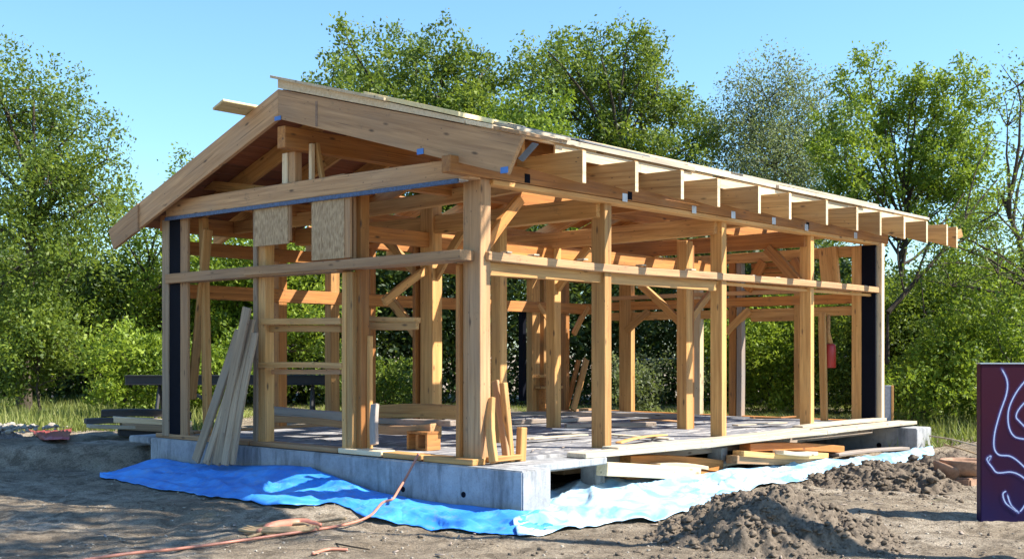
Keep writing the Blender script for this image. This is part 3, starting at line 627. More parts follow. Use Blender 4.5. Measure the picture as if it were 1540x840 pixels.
# dark stack of boards at the left
DS = [((152, 621), (262, 624), 16.5, .3, .10, 'black_wood', 'topmost blackened board of the stack left of the house'),
      ((170, 630), (262, 636), 16.3, .3, .08, 'pale', 'whitish board sandwiched in the dark stack left of the house'),
      ((128, 633), (205, 634), 16.2, .3, .07, 'black_wood', 'blackened board sticking out furthest left from the stack'),
      ((182, 640), (262, 645), 16.3, .3, .09, 'lean', 'grey board low in the dark stack left of the house'),
      ((132, 640), (190, 641), 16.0, .2, .05, 'white_board', 'short pale slat at the left tip of the stack'),
      ((178, 649), (262, 653), 16.3, .25, .09, 'black_wood', 'lowest blackened bearer under the stack left of the house')]
for a, b, d, w, h, m, lb in DS:
    thing_board('stacked_board', onD(*a, d), onD(b[0]+25, b[1], d+.4), w, h, m, lb, 'board', 'boards stacked left of the house')
# long dark beam on a trestle behind the house
tr = empty('trestle_beam', dr(18.4, -4.9, 0), 'long black steel beam lying on thin trestle legs behind the gable wall', 'beam')
member('beam', onD(190, 571, 18.4), onD(492, 571, 18.4), .14, .13, 'dark_steel', tr, bev=.01)
member('beam_flange', onD(190, 564.5, 18.4), onD(492, 564.5, 18.4), .20, .018, 'dark_steel', tr, bev=.003)
member('beam_flange', onD(190, 577.5, 18.4), onD(492, 577.5, 18.4), .20, .018, 'dark_steel', tr, bev=.003)
for px in (240, 470):
    for s in (-1, 1):
        a = onD(px, 579, 18.4); b = V((a.x+s*.3*FW.x, a.y+s*.3*FW.y, gz(a.x, a.y)-.05)); member('leg', b, a, .045, .045, 'dark_steel', tr)
member('strut', onD(290, 590, 18.4), onD(314, 604, 18.2), .04, .05, 'dark_steel', tr)
# grey panel leaning at the far right corner
g = empty('insulation_panel', onD(1336, 638, 18.6), 'grey panel with an orange wooden edge standing upright behind the far right corner post', 'panel')
member('board', onD(1334.5, 640, 18.6), onD(1334.5, 579, 18.6), .05, .11, 'panel_grey', g, ref=RT); member('edge_batten', onD(1341.5, 640, 18.6), onD(1341.5, 579, 18.6), .06, .04, 'fir', g, ref=RT)
# terracotta urn and bowl
def lathe(name, prof, m, loc, label=None, cat=None, rot=None, n=28, parent=None, wob=.0):
    bm = bmesh.new(); rings = []
    for r, z in prof:
        rings.append([bm.verts.new((r*math.cos(k*2*math.pi/n)*(1+wob*math.sin(3*k*2*math.pi/n)), r*math.sin(k*2*math.pi/n), z)) for k in range(n)])
    for a, b in zip(rings, rings[1:]):
        for k in range(n): bm.faces.new((a[k], a[(k+1) % n], b[(k+1) % n], b[k]))
    bm.faces.new(rings[0][::-1]); bmesh.ops.recalc_face_normals(bm, faces=bm.faces[:]); smooth(bm)
    me = bpy.data.meshes.new(name); bm.to_mesh(me); bm.free()
    mw = Matrix.Translation(loc) @ (rot if rot else Matrix.Identity(4)); o = link(name, me, M[m], parent, mw)
    if label: tag(o, label, cat)
    return o
def stretch_w(o, k):
    for v in o.data.vertices: v.co.x *= k
pl = ong(1448, 727); ur = empty('garden_urn', pl, 'dusty terracotta urn with a wide square foot lying among rubble beside the purple panel', 'urn')
lathe('bowl', [(.12, .09), (.20, .12), (.25, .20), (.24, .24), (.26, .27), (.24, .28), (.20, .27), (.17, .18), (.05, .15)], 'terracotta', pl, parent=ur, wob=.03)
box('foot', pl+V((-.22, -.17, -.02)), pl+V((.22, .17, .09)), 'terracotta', ur, .02, 2)
pl = ong(1419, 728)+V((0, 0, .05))
lathe('clay_bowl', [(.06, 0), (.13, .05), (.17, .14), (.175, .17), (.16, .175), (.14, .13), (.05, .05)], 'terracotta', pl, 'small tipped clay bowl resting on the soil left of the urn', 'bowl', Matrix.Rotation(R(22), 4, FW))
# red cap at the concrete corner
pl = ong(806, 768); bm = bmesh.new(); bmesh.ops.create_icosphere(bm, subdivisions=3, radius=1)
for v in bm.verts:
    v.co = V((v.co.x*.15, v.co.y*.06, max(v.co.z, -.3)*.055)); v.co.z += .012*math.sin(v.co.x*30)+.02*(v.co.x < -.05)
bm.transform(frame_m(V((0, 0, 0)), RT).to_4x4()); o = bm_obj('plastic_scrap', bm, 'pink', None, True); o.location = pl+V((0, 0, .05))-RT*.5
tag(o, 'crumpled red plastic scrap lying on the tarp at the near foundation corner', 'scrap')
# --- hoses and cables
hp = [onX(630, 681, -.12), onX(612, 715, -.30), onX(600, 735, -.50), onX(590, 750, -.66), ong(575, 765)+V((0, 0, .06)), ong(556, 780)+V((0, 0, .03)), ong(520, 793)+V((0, 0, .03)), ong(460, 803)+V((0, 0, .03)), ong(400, 812)+V((0, 0, .03)), ong(330, 822)+V((0, 0, .03)), ong(260, 831)+V((0, 0, .03)), ong(190, 838)+V((0, 0, .03)), ong(110, 850)+V((0, 0, .03))]
bm = tube(spline(hp, 8), .0125, 8); tag(bm_obj('hose', bm, 'hose'), 'thin faded orange hose running from the sill over the blue tarp and across the dirt', 'hose')
hc = empty('hose_coil', ong(420, 800), 'flattened tan hose coil with a canvas sleeve lying on the dirt before the blue tarp', 'hose coil')
pts = [];
for k in range(75):
    a = k*2*math.pi/25; rr = .34-.0012*k; w_ = ong(418, 799)+RT*(rr*math.cos(a))+FW*(rr*.62*math.sin(a)); w_.z = gz(w_.x, w_.y)+.03+.010*(k/25); pts.append(w_)
bm_obj('coil', tube(pts, .016, 8), 'tan_hose', hc)
sl = [ong(388, 806), ong(420, 797), ong(452, 794), ong(482, 796)]
bm = tube(spline([p+V((0, 0, .045)) for p in sl], 6), [.02]*3+[.045]*12+[.03]*2+[.018]*2, 8)
bm_obj('sleeve', bm, 'hose', hc)
pts = [ong(x, y)+V((0, 0, .025)) for x, y in ((372, 812), (392, 806), (405, 800), (420, 790), (470, 789), (520, 783))]
bm_obj('strap', tube(spline(pts, 6), .014, 6), 'tan_hose', hc)
tag(bm_obj('hose_offcut', tube(spline([ong(x, y)+V((0, 0, .015)) for x, y in ((470, 835), (490, 829), (505, 828), (523, 829))], 6), .013, 8), 'hose'), 'short orange hose offcut lying on the dirt near the bottom edge', 'hose offcut')
tag(bm_obj('stick', tube(spline([ong(x, y)+V((0, 0, .02)) for x, y in ((505, 820), (530, 825), (556, 829))], 4), .007, 5), 'bark'), 'thin dark twig lying on the dirt right of the hose coil', 'twig')
tag(bm_obj('cable', tube(spline([onD(1398, 655, 17.2), onD(1430, 660, 16.5), onD(1462, 668, 15.5), onD(1500, 678, 14.5)], 6), .012, 6), 'white_board'), 'upper pale cable stretched from the foundation towards the purple panel', 'cable')
tag(bm_obj('cable', tube(spline([onD(1420, 668, 16.6), onD(1450, 676, 16), onD(1490, 690, 15)], 6), .010, 6), 'tan_hose'), 'lower brown cable sagging behind the terracotta urn', 'cable')
tag(bm_obj('utility_cable', tube(spline([onD(930, 541, 26), onD(1110, 537, 25.8), onD(1150, 540, 25.7), onD(1200, 538, 25.6), onD(1330, 535, 25.4)], 6), .022, 6), 'steel'), 'grey utility cable strung behind the house in front of the hedge', 'cable')
def chips():
    co = []; fa = []; k = 0
    for _ in range(230):
        if random.random() < .5: p = dr(random.uniform(8.6, 13), random.uniform(-3.5, 4)); z = gz(p.x, p.y)+.006
        else: p = V((random.uniform(.4, 8.5), random.uniform(0, 5.2), 0)); z = F-.012
        l = random.uniform(.01, .05); w_ = random.uniform(.004, .015); a = random.uniform(0, 6.28); c_, s_ = math.cos(a), math.sin(a); h = random.uniform(.003, .008); tl = random.uniform(0, .012)
        for dz in (0, h):
            for u, v in ((-l, -w_), (l, -w_), (l, w_), (-l, w_)): co.append((p.x+u*c_-v*s_, p.y+u*s_+v*c_, z+dz+tl*(u > 0)))
        for f in ((0, 1, 2, 3), (7, 6, 5, 4), (0, 4, 5, 1), (1, 5, 6, 2), (2, 6, 7, 3), (3, 7, 4, 0)): fa.append([k+q for q in f])
        k += 8
    o = link('wood_chips', mesh_np('wood_chips', np.array(co), np.array(fa)), M['grey']); tag(o, 'small pale wood chips strewn over dirt and floor', 'wood chips', kind='stuff')
chips()
# --- tarp
def sheetmesh(name, top, bot, m, label, nu=150, nv=30, amp=.03, seed=0, ridge=1.0, hemb=.02, thick=.004):
    T = spline(top, 12); B = spline(bot, 12)
    def samp(P, t):
        f = t*(len(P)-1); i = min(int(f), len(P)-2); return P[i].lerp(P[i+1], f-i)
    bm = bmesh.new(); G = []
    for i in range(nu):
        row = []; u = i/(nu-1); a = samp(T, u); b = samp(B, u)
        for j in range(nv):
            v = j/(nv-1); p = a.lerp(b, v); g0 = gz(p.x, p.y)+.012
            zz = a.z*(1-v)**1.6+(g0)*(1-(1-v)**1.6)
            q = V((p.x*1.3+seed, p.y*1.3, v*1.5)); w1 = 1-abs(noise.noise(q*.9))*3.0; w2 = (1-abs(noise.noise(q*2.3+V((4, 2, 1))))*3)*.5; w3 = 1-abs(noise.noise(V((u*9+v*2.5, v*2.6, seed))))*3.5
            en = math.sin(min(1, v*1.05)*math.pi)**.5*.8+.2
            z = max(zz+amp*en*(ridge*max(0, w1)**2*1.1+max(0, w2)*.6+max(0, w3)**2*.9), g0+hemb*(v > .93)*max(0, noise.noise(V((u*11, 1, seed)))*3))
            off = FW*(-.06*noise.noise(V((u*9, 3, seed)))-.02*noise.noise(V((u*37, 7, seed))))*v*2
            row.append(bm.verts.new(V((p.x, p.y, z))+off))
        G.append(row)
    for i in range(nu-1):
        for j in range(nv-1): bm.faces.new((G[i][j], G[i][j+1], G[i+1][j+1], G[i+1][j]))
    bmesh.ops.recalc_face_normals(bm, faces=bm.faces[:]); bmesh.ops.solidify(bm, geom=bm.faces[:], thickness=thick)
    return tag(bm_obj(name, bm, m), label, 'tarp')
up = lambda p, z: V((p.x, p.y, z))
top = [ong(152, 717)+V((0, 0, .02)), onX(200, 700, -.5), onX(235, 690, -.25), onX(285, 697, -.20), onX(350, 700, -.20), onX(440, 700, -.19), onX(490, 712, -.19), onX(545, 733, -.19), onX(600, 746, -.19), onX(680, 758, -.19), onX(740, 764, -.19), onX(786, 768, -.17), ong(826, 764)+V((0, 0, .02))]
bot = [ong(x, y) for x, y in ((150, 719), (205, 731), (270, 741), (330, 750), (390, 759), (440, 764), (500, 771), (560, 778), (620, 792), (680, 799), (730, 803), (782, 807), (832, 798))]
sheetmesh('blue_tarp', top, bot, 'tarp', 'deep blue tarpaulin draped on the ground along the near foundation beam', amp=.035, seed=2)
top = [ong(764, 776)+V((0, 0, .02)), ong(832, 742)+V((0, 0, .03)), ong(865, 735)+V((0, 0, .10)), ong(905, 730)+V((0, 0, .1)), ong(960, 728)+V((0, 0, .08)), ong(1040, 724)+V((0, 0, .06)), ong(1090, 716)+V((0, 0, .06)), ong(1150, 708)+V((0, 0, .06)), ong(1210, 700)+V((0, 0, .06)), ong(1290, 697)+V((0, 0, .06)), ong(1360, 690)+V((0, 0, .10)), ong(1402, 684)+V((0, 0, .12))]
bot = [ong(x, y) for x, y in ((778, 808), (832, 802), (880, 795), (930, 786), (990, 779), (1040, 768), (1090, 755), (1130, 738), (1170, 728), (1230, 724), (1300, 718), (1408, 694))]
sheetmesh('sunlit_tone_tarp', top, bot, 'tarp_sunlit_tone', 'crumpled part of the blue tarp, painted paler for the sun on it, along the open side of the house', amp=.05, seed=9, ridge=.9, hemb=.02)  # tarp continued past the shade edge, its sunlight put into a paler colour
# --- purple panel with sprayed lines
def emis(name, c, r=.5):
    m, nt, b = mat(name); b.inputs['Base Color'].default_value = (*c, 1); b.inputs['Roughness'].default_value = r; return m
def purple():
    m, nt, b = mat('purple_paint'); tc = N(nt, 'ShaderNodeTexCoord'); sp = N(nt, 'ShaderNodeSeparateXYZ'); L(nt, tc.outputs['Generated'], sp.inputs[0])
    n = N(nt, 'ShaderNodeTexNoise', i_Scale=4, i_Detail=4); L(nt, tc.outputs['Object'], n.inputs['Vector'])
    ad = N(nt, 'ShaderNodeMath', operation='MULTIPLY_ADD'); L(nt, n.outputs[0], ad.inputs[0]); ad.inputs[1].default_value = .5; L(nt, sp.outputs[2], ad.inputs[2])
    L(nt, ramp(nt, ad.outputs[0], [(.25, (.012, .005, .050)), (.55, (.026, .003, .028)), (1.1, (.048, .003, .016))]), b.inputs['Base Color']); b.inputs['Roughness'].default_value = .5; b.inputs['Specular IOR Level'].default_value = .2; return m
M['purple'] = purple(); M['glow3'] = emis('spray_core', (.62, .74, .98)); M['glow2'] = emis('spray_mid', (.10, .12, .50)); M['glow1'] = emis('spray_edge', (.035, .02, .15))
PD = 10.6; a = dr(PD, (1475-770)/FOC*PD); zb = gz(a.x, a.y)-.03; zt = CAM.z+(HZ-547)/FOC*PD
P = empty('painted_panel', V((a.x, a.y, 0))+RT*.6, 'dark purple panel sprayed with curling pale blue lines at the right edge', 'painted panel')
W = 1.25; T_ = .10
mwP = Matrix((RT, FW, UP)).transposed().to_4x4(); mwP.translation = V((a.x, a.y, 0))+RT*(W/2)+FW*(T_/2)+UP*((zt+zb)/2)
bm = bmesh.new(); bmesh.ops.create_cube(bm, size=1)
for v in bm.verts: v.co = V((v.co.x*W, v.co.y*T_, v.co.z*(zt-zb)))
bevel(bm, .006, 2); me = bpy.data.meshes.new('board'); bm.to_mesh(me); bm.free(); link('board', me, M['purple'], P, mwP)
mw2 = mwP.copy(); mw2.translation = V((a.x, a.y, zt+.006))+RT*(W/2)+FW*(T_/2)
bm = bmesh.new(); bmesh.ops.create_cube(bm, size=1)
for v in bm.verts: v.co = V((v.co.x*(W+.01), v.co.y*(T_+.01), v.co.z*.01))
me = bpy.data.meshes.new('top_trim'); bm.to_mesh(me); bm.free(); link('top_trim', me, M['steel'], P, mw2)
CV = [[(1505, 552), (1514, 570), (1514, 590), (1504, 620), (1496, 650), (1495, 672), (1502, 683), (1518, 685), (1530, 692), (1545, 706)],
      [(1545, 568), (1528, 590), (1517, 615), (1517, 640), (1526, 656), (1545, 660)],
      [(1545, 600), (1532, 615), (1528, 626), (1534, 634), (1550, 650)],
      [(1486, 695), (1490, 685), (1484, 690), (1492, 702), (1500, 710), (1520, 709), (1534, 714), (1548, 725)],
      [(1514, 737), (1508, 742), (1512, 755), (1524, 765), (1532, 770), (1520, 758), (1514, 740)], [(1532, 770), (1540, 760), (1550, 740)], [(1560, 560), (1580, 620), (1560, 700), (1590, 760)]]
def ribbon(pts, w, off):
    bm = bmesh.new(); la = bm.verts.layers.float.new('tint'); prev = None; n = len(pts); K = 9
    for i, q in enumerate(pts):
        t = (pts[min(i+1, n-1)]-pts[max(i-1, 0)]).normalized(); s = t.cross(FW).normalized()*w; row = []
        for k in range(K):
            v = bm.verts.new(q-FW*off+s*(k/(K-1)*2-1)); v[la] = 1-abs(k/(K-1)*2-1); v[la] *= min(1, .45+i*.2, .45+(n-1-i)*.2); row.append(v)
        if prev:
            for k in range(K-1): bm.faces.new((prev[k], prev[k+1], row[k+1], row[k]))
        prev = row
    return bm
def spray():
    m, nt, b = mat('sprayed_pale_blue_paint'); out = nt.nodes['Material Output']; a = N(nt, 'ShaderNodeAttribute', attribute_name='tint')
    L(nt, ramp(nt, a.outputs['Fac'], [(0, (.08, .05, .40)), (.6, (.16, .20, .75)), (.85, (.60, .72, 1.0))]), b.inputs['Base Color'])
    tr_ = N(nt, 'ShaderNodeBsdfTransparent'); mx = N(nt, 'ShaderNodeMixShader'); L(nt, ramp(nt, a.outputs['Fac'], [(0, (0, 0, 0)), (.45, (.10,)*3), (.75, (.32,)*3), (.97, (.9,)*3)]), mx.inputs[0])
    L(nt, tr_.outputs[0], mx.inputs[1]); L(nt, b.outputs[0], mx.inputs[2]); L(nt, mx.outputs[0], out.inputs[0]); return m
M['spray'] = spray()
for i, c in enumerate(CV):
    bm_obj('sprayed_line', ribbon(spline([onD(x, y, PD) for x, y in c], 8), .027, .002+.0008*i), 'spray', P, False)
# --- dirt piles
PH = []
def pile_h(P, x, y):
    c, rx, ry, h, seed, lump, fr = P; dx = V((x-c.x, y-c.y, 0)); u = dx.dot(RT)/rx; v = dx.dot(FW)/ry
    rr = math.hypot(u, v)+.32*noise.noise(V((u*1.5, v*1.5, seed))); k = max(0, 1-rr); k = (k*k*(3-2*k))**.8
    q = V((x*fr, y*fr, seed)); nn = noise.fractal(q, .7, 2.1, 6)
    v1 = max(0, 1-(noise.voronoi(q*.9)[0][0]*1.5)**2); v2 = max(0, 1-(noise.voronoi(q*2.3+V((3, 1, 5)))[0][0]*1.5)**2); v3 = max(0, 1-(noise.voronoi(q*5.3)[0][0]*1.5)**2)
    m = min(1, k*3.5); return gz(x, y)-.05+h*k+m*lump*(nn*.9+.45*v1+.32*v2+.16*v3)+.02*m
def pile(name, c, rx, ry, h, m, label, cat, seed=0, n=90, lump=.07, fr=5.5):
    bm = bmesh.new(); G = []; P = (c, rx, ry, h, seed, lump, fr); PH.append(P)
    for i in range(n):
        row = []
        for j in range(n):
            p = c+RT*((i/(n-1)*2-1)*rx*1.25)+FW*((j/(n-1)*2-1)*ry*1.25); row.append(bm.verts.new((p.x, p.y, pile_h(P, p.x, p.y))))
        G.append(row)
    for i in range(n-1):
        for j in range(n-1): bm.faces.new((G[i][j], G[i+1][j], G[i+1][j+1], G[i][j+1]))
    return tag(bm_obj(name, bm, m, loc=V((c.x, c.y, 0))), label, cat)
pile('dirt_pile', dr(9.75, 2.2), 1.15, 1.0, .40, 'clod', 'large dark heap of dug earth in the right foreground', 'dirt pile', 3, 170, .09, 4.5)
pile('dirt_pile', dr(13.3, 4.3), 1.0, 1.0, .20, 'clod', 'smaller heap of grey clods beside the far end of the sunlit-toned tarp', 'dirt pile', 8, 130, .09, 5)
pile('dirt_pile', dr(14.6, 5.5), .7, .7, .22, 'clod', 'low mound of earth behind the terracotta urn', 'dirt pile', 14, 60)
pile('rubble_pile', dr(16.4, -7.75), 1.0, 1.1, .30, 'gravel', 'pale grey rubble heap at the left edge', 'rubble', 19, 90, .07, 9)
# red sheet on the bank at left
T1 = [ong(42, 672), ong(62, 669), ong(82, 667), ong(104, 668)]; B1 = [ong(40, 678), ong(60, 677), ong(85, 676), ong(108, 674)]
sheetmesh('red_sheet', [p+V((0, 0, .06)) for p in T1], B1, 'pink', 'crumpled red plastic sheet lying on the bank at the left edge', 30, 8, .04, 5)
# clods and stones
def rockmesh(s):
    bm = bmesh.new(); bmesh.ops.create_icosphere(bm, subdivisions=2, radius=1)
    for v in bm.verts: v.co *= 1+.6*noise.noise(v.co*1.3+V((s, 0, 0)))+.5*noise.noise(v.co*2.9+V((s, 5, 0)))+.2*noise.noise(v.co*7)
    return bm
def scatter(name, items, m, base):
    bmr = [rockmesh(s) for s in range(5)]; co = []; fa = []; off = 0
    for b in bmr: b.verts.ensure_lookup_table()
    src = [(np.array([v.co[:] for v in b.verts]), np.array([[v.index for v in f.verts] for f in b.faces])) for b in bmr]
    for (x, y, z, s) in items:
        c, f = src[random.randrange(5)]; a = random.uniform(0, 6.28); r = np.array([[math.cos(a), -math.sin(a), 0], [math.sin(a), math.cos(a), 0], [0, 0, 1]])
        k = c @ r.T * s * np.array([1, random.uniform(.6, 1.1), random.uniform(.4, .8)]) + np.array([x, y, z]); co.append(k); fa.append(f+off); off += len(c)
    o = link(name, mesh_np(name, np.concatenate(co), np.concatenate(fa), True), M[m]); return tag(o, kind='stuff')
it = []
def cluster(d, r, sd, sr, n, s0, s1, dz=0):
    for _ in range(n):
        p = dr(random.gauss(d, sd), random.gauss(r, sr)); s = s0*(s1/s0)**(random.random()**2.2); it.append((p.x, p.y, gz(p.x, p.y)+s*.2+dz, s))
for P, n, smax in ((PH[0], 2300, .042), (PH[1], 2000, .06), (PH[2], 400, .05)):
    for _ in range(n):
        a = random.uniform(0, 6.28); q = math.sqrt(random.random())*1.05; p = P[0]+RT*(math.cos(a)*q*P[1])+FW*(math.sin(a)*q*P[2]); sz = .008*(smax/.008)**(random.random()**2.6); it.append((p.x, p.y, pile_h(P, p.x, p.y)+sz*.15, sz))
cluster(9.3, 2.0, .7, 1.2, 700, .005, .03); cluster(13, 4.2, .8, 1.1, 600, .006, .04); cluster(14.2, 5.6, .5, .6, 500, .01, .08); cluster(12, 1.5, 1.3, 2.2, 900, .005, .02)
tag(scatter('soil_clods', it, 'clod', 0), 'loose dark clods of earth scattered around the heaps', 'clods')
it = []
for _ in range(4200):
    d = random.uniform(8.4, 14.5); p = dr(d, random.uniform(-.5, .5)*d*.95); s = .003*(5.5)**(random.random()**3.5); it.append((p.x, p.y, gz(p.x, p.y)+s*.3, s))
for _ in range(1500):
    p = dr(random.gauss(16.2, .4), random.gauss(-7.7, .5)); s = .012*(4.5)**(random.random()**2); it.append((p.x, p.y, gz(p.x, p.y)+s*.5+.12, s))
tag(scatter('gravel_stones', it, 'stone', 0), 'small pale stones scattered over the dirt', 'stones')

#@@PLANTS
# ================================================================== VEGETATION
def leaves_np(cen, ax, nper, ln, spread, size, tint0, tvar=.16, flat=.0):
    """cen (n,3) spray bases, ax (n,3) directions; returns quads"""
    n = len(cen); c = np.repeat(cen, nper, 0); a = np.repeat(ax, nper, 0); m = len(c)
    t = RNG.random(m)[:, None]; L_ = np.repeat(ln, nper)[:, None] if hasattr(ln, '__len__') else ln
    off = RNG.normal(size=(m, 3))*spread*(1.1-.6*t)
    p = c+a*t*L_+off; d = RNG.normal(size=(m, 3))*.8+a*.7+np.array([0, 0, -.15]); d /= np.linalg.norm(d, axis=1)[:, None]
    u = RNG.normal(size=(m, 3)); s = np.cross(d, u); s /= np.linalg.norm(s, axis=1)[:, None]
    k = size*(.6+.8*RNG.random(m))[:, None]; h = k*.5; w = k*.24
    A = p-d*h; B = p+s*w-d*h*.1; Cc = p+d*h; D = p-s*w-d*h*.1
    co = np.stack([A, B, Cc, D], 1).reshape(-1, 3); q = np.arange(m*4).reshape(-1, 4)
    tn = np.clip(np.repeat(tint0, nper)+RNG.normal(size=m)*tvar, 0, 1); return co, q, tn
def lobe_sprays(lobes, dens, ln):
    cen = []; ax = []; tin = []; par = []
    for i, (c, r, *sq) in enumerate(lobes):
        sz = sq[0] if sq else .85; n = max(6, int(dens*r*r)); v = RNG.normal(size=(n, 3)); v /= np.linalg.norm(v, axis=1)[:, None]
        rad = (.35+.65*RNG.random(n)**.55)[:, None]; pos = v*rad*np.array([1, 1, sz])*r*.86
        lt = RNG.random()*.25-.12; cen.append(np.array(c)+pos); d = v+np.array([0, 0, .45]); d /= np.linalg.norm(d, axis=1)[:, None]; ax.append(d)
        tin.append(np.clip(.42+lt+RNG.normal(size=n)*.13, 0, 1)); par += [i]*n
    return np.concatenate(cen), np.concatenate(ax), np.concatenate(tin), par
def limb(bm, a, b, r0, r1, sides=6, sag=.12, n=7):
    a = V(a); b = V(b); mid = (a+b)/2+V((random.uniform(-1, 1), random.uniform(-1, 1), .6))*(b-a).length*sag
    pts = []
    for i in range(n):
        t = i/(n-1); pts.append(a*(1-t)**2+mid*2*t*(1-t)+b*t*t+V([random.uniform(-1, 1)*.03 for _ in range(3)])*(0 < i < n-1))
    tube(pts, [r0+(r1-r0)*(i/(n-1)) for i in range(n)], sides, bm, False)
def tree(name, base, lobes, m, label, cat='tree', dens=26, nper=46, ln=.55, spread=.13, size=.10, tr=.16, group=None, fork=.35, twigs=.5, tv=.16, full=1.0):
    base = V(base); root = empty(name, base, label, cat, group); dens *= 1.0+.75*full; nper = int(nper*(1+1.2*full)); size *= 1+.0*full; twigs *= .5; spread *= 1+.45*full
    top = max(lobes, key=lambda l: l[0][2])[0]; cx = sum(l[0][0] for l in lobes)/len(lobes); cy = sum(l[0][1] for l in lobes)/len(lobes)
    fk = V((base.x*.7+cx*.3, base.y*.7+cy*.3, base.z+(top[2]-base.z)*fork)); up_ = V((cx, cy, base.z+(top[2]-base.z)*.7))
    bm = bmesh.new(); limb(bm, base-V((0, 0, .2)), fk, tr*.8, tr*.5, 9, .05); limb(bm, fk, up_, tr*.5, tr*.18, 7, .06)
    for c, r, *_ in lobes:
        s = fk.lerp(up_, max(0, min(.9, (c[2]-fk.z)/(up_.z-fk.z+.01)*.55))); limb(bm, s, c, tr*.26, tr*.07, 6, .13)
    cen, ax, tin, par = lobe_sprays(lobes, dens, ln)
    for i in range(len(cen)):
        if RNG.random() < twigs: limb(bm, lobes[par[i]][0], V(cen[i])+V(ax[i])*ln*.7, tr*.09, .006, 3, .1, 4)
    bm_obj('trunk', bm, 'bark', root)
    co, q, tn = leaves_np(cen, ax, nper, ln, spread, size, tin, tv); link('crown', mesh_np('crown', co, q, False, tn), M[m], root); return root
def PL(D, lst, jit=.8):
    """lobes from (px, py, radius px) at distance about D: returns world lobes with their own depth"""
    out = []
    for l in lst:
        px, py, r = l[:3]; dd = l[3] if len(l) > 3 else random.uniform(-jit, jit); p = onD(px, py, D+dd); out.append(((p.x, p.y, p.z), r/FOC*(D+dd), l[4] if len(l) > 4 else .9))
    return out
def gb(px, D): p = dr(D, (px-770)/FOC*D); p.z = gz(p.x, p.y); return p
# left big tree
tree('broadleaf_tree', gb(38, 22), PL(22, [(48, 135, 34), (15, 175, 46), (85, 160, 34), (105, 205, 32), (45, 220, 50), (-40, 200, 65), (-5, 110, 20), (160, 240, 28), (125, 270, 44), (70, 280, 54), (150, 300, 36), (0, 290, 70), (95, 330, 56), (-70, 320, 70), (30, 400, 60), (110, 400, 46), (-50, 430, 80), (20, 480, 60)], 1.2), 'leaf_a', 'tall broadleaf tree at the left edge with a thick dark trunk', dens=38, tr=.20, size=.08)
tree('light_green_tree', gb(205, 26), PL(26, [(210, 312, 22), (275, 270, 12), (185, 350, 36), (240, 365, 42), (290, 320, 20), (145, 400, 44), (225, 430, 56), (290, 410, 44), (120, 460, 50), (190, 500, 60), (270, 500, 50), (320, 470, 44), (345, 400, 36), (90, 520, 50)], 1.0), 'leaf_b', 'bright yellow-green tree between the left edge tree and the gable corner', dens=24, tr=.12, size=.09)
tree('light_green_tree', gb(350, 25), PL(25, [(330, 390, 45), (380, 400, 50), (430, 380, 50), (340, 450, 60), (410, 460, 60), (350, 530, 60), (430, 530, 60), (490, 480, 50), (480, 400, 40), (300, 540, 50)], .8), 'leaf_b', 'bright green tree seen through the gable-side wall behind the leaning boards', dens=24, tr=.11, size=.10)
# centre trees above the roof
tree('broad_crowned_tree', gb(640, 30), PL(30, [(622, 75, 30), (570, 100, 30), (535, 125, 26), (500, 122, 18), (675, 85, 32), (600, 140, 52), (550, 170, 55), (660, 150, 65), (720, 120, 45), (740, 175, 60), (500, 160, 30), (690, 210, 70), (620, 230, 70), (775, 220, 50), (560, 240, 50), (640, 300, 70), (720, 290, 70), (527, 68, 9), (560, 330, 60), (690, 360, 70), (600, 400, 60)], 1.4), 'leaf_a', 'broad spreading tree rising behind the roof ridge, left of centre', dens=20, tr=.24, size=.115, ln=.6)
tree('dark_crowned_tree', gb(900, 31), PL(31, [(945, 62, 18), (975, 95, 26), (905, 90, 30), (825, 78, 24), (860, 90, 28), (800, 110, 24), (880, 135, 60), (940, 130, 58), (990, 135, 40), (830, 140, 48), (1010, 190, 48), (950, 200, 65), (880, 215, 60), (1040, 240, 36), (1000, 260, 50), (930, 280, 70), (1055, 215, 18), (860, 300, 60), (1080, 195, 12), (1010, 320, 60), (900, 370, 70)], 1.4), 'leaf_a', 'tall dense tree with pointed tops rising behind the middle of the roof', dens=21, tr=.24, size=.11, ln=.6)
tree('light_green_tree', gb(800, 27), PL(27, [(800, 175, 38), (765, 215, 40), (835, 205, 38), (810, 250, 50), (860, 260, 36), (770, 290, 50), (850, 310, 50)], .7), 'leaf_b', 'lighter yellow-green tree in front of the two tall trees above the roof', dens=24, tr=.14, size=.10)
# right group
tree('feathery_tree', gb(1150, 30), PL(30, [(1155, 150, 42, 0, 1.25), (1130, 180, 38, 0, 1.2), (1185, 190, 40, 0, 1.2), (1225, 170, 32, 0, 1.4), (1110, 235, 40), (1160, 250, 55), (1220, 235, 42), (1100, 300, 45), (1180, 320, 60), (1240, 300, 50), (1130, 370, 60), (1200, 400, 60)], .8), 'leaf_d', 'feathery grey-green tree behind the roof, right of the tall dense tree', dens=42, nper=46, tr=.12, size=.075, spread=.18, twigs=1.2, ln=.7)
tree('upswept_tree', gb(1335, 24), PL(24, [(1308, 115, 16, 0, 1.9), (1325, 150, 22, 0, 1.6), (1380, 115, 20, 0, 1.5), (1372, 155, 26, 0, 1.3), (1445, 125, 22, -.3, 1.2), (1425, 160, 28, -.3), (1460, 180, 20), (1280, 150, 22, 0, 1.4), (1290, 195, 30), (1345, 200, 32), (1400, 200, 36), (1270, 240, 32), (1330, 260, 32), (1420, 250, 42), (1450, 230, 30), (1380, 285, 38), (1430, 300, 40), (1470, 280, 24), (1290, 300, 30), (1250, 200, 24), (1255, 270, 26), (1340, 330, 30), (1450, 335, 36)], 1.0), 'leaf_b', 'slender tree with upswept branches above the right end of the roof', dens=46, nper=52, tr=.13, size=.085, spread=.09, fork=.25, ln=.42, twigs=.8)
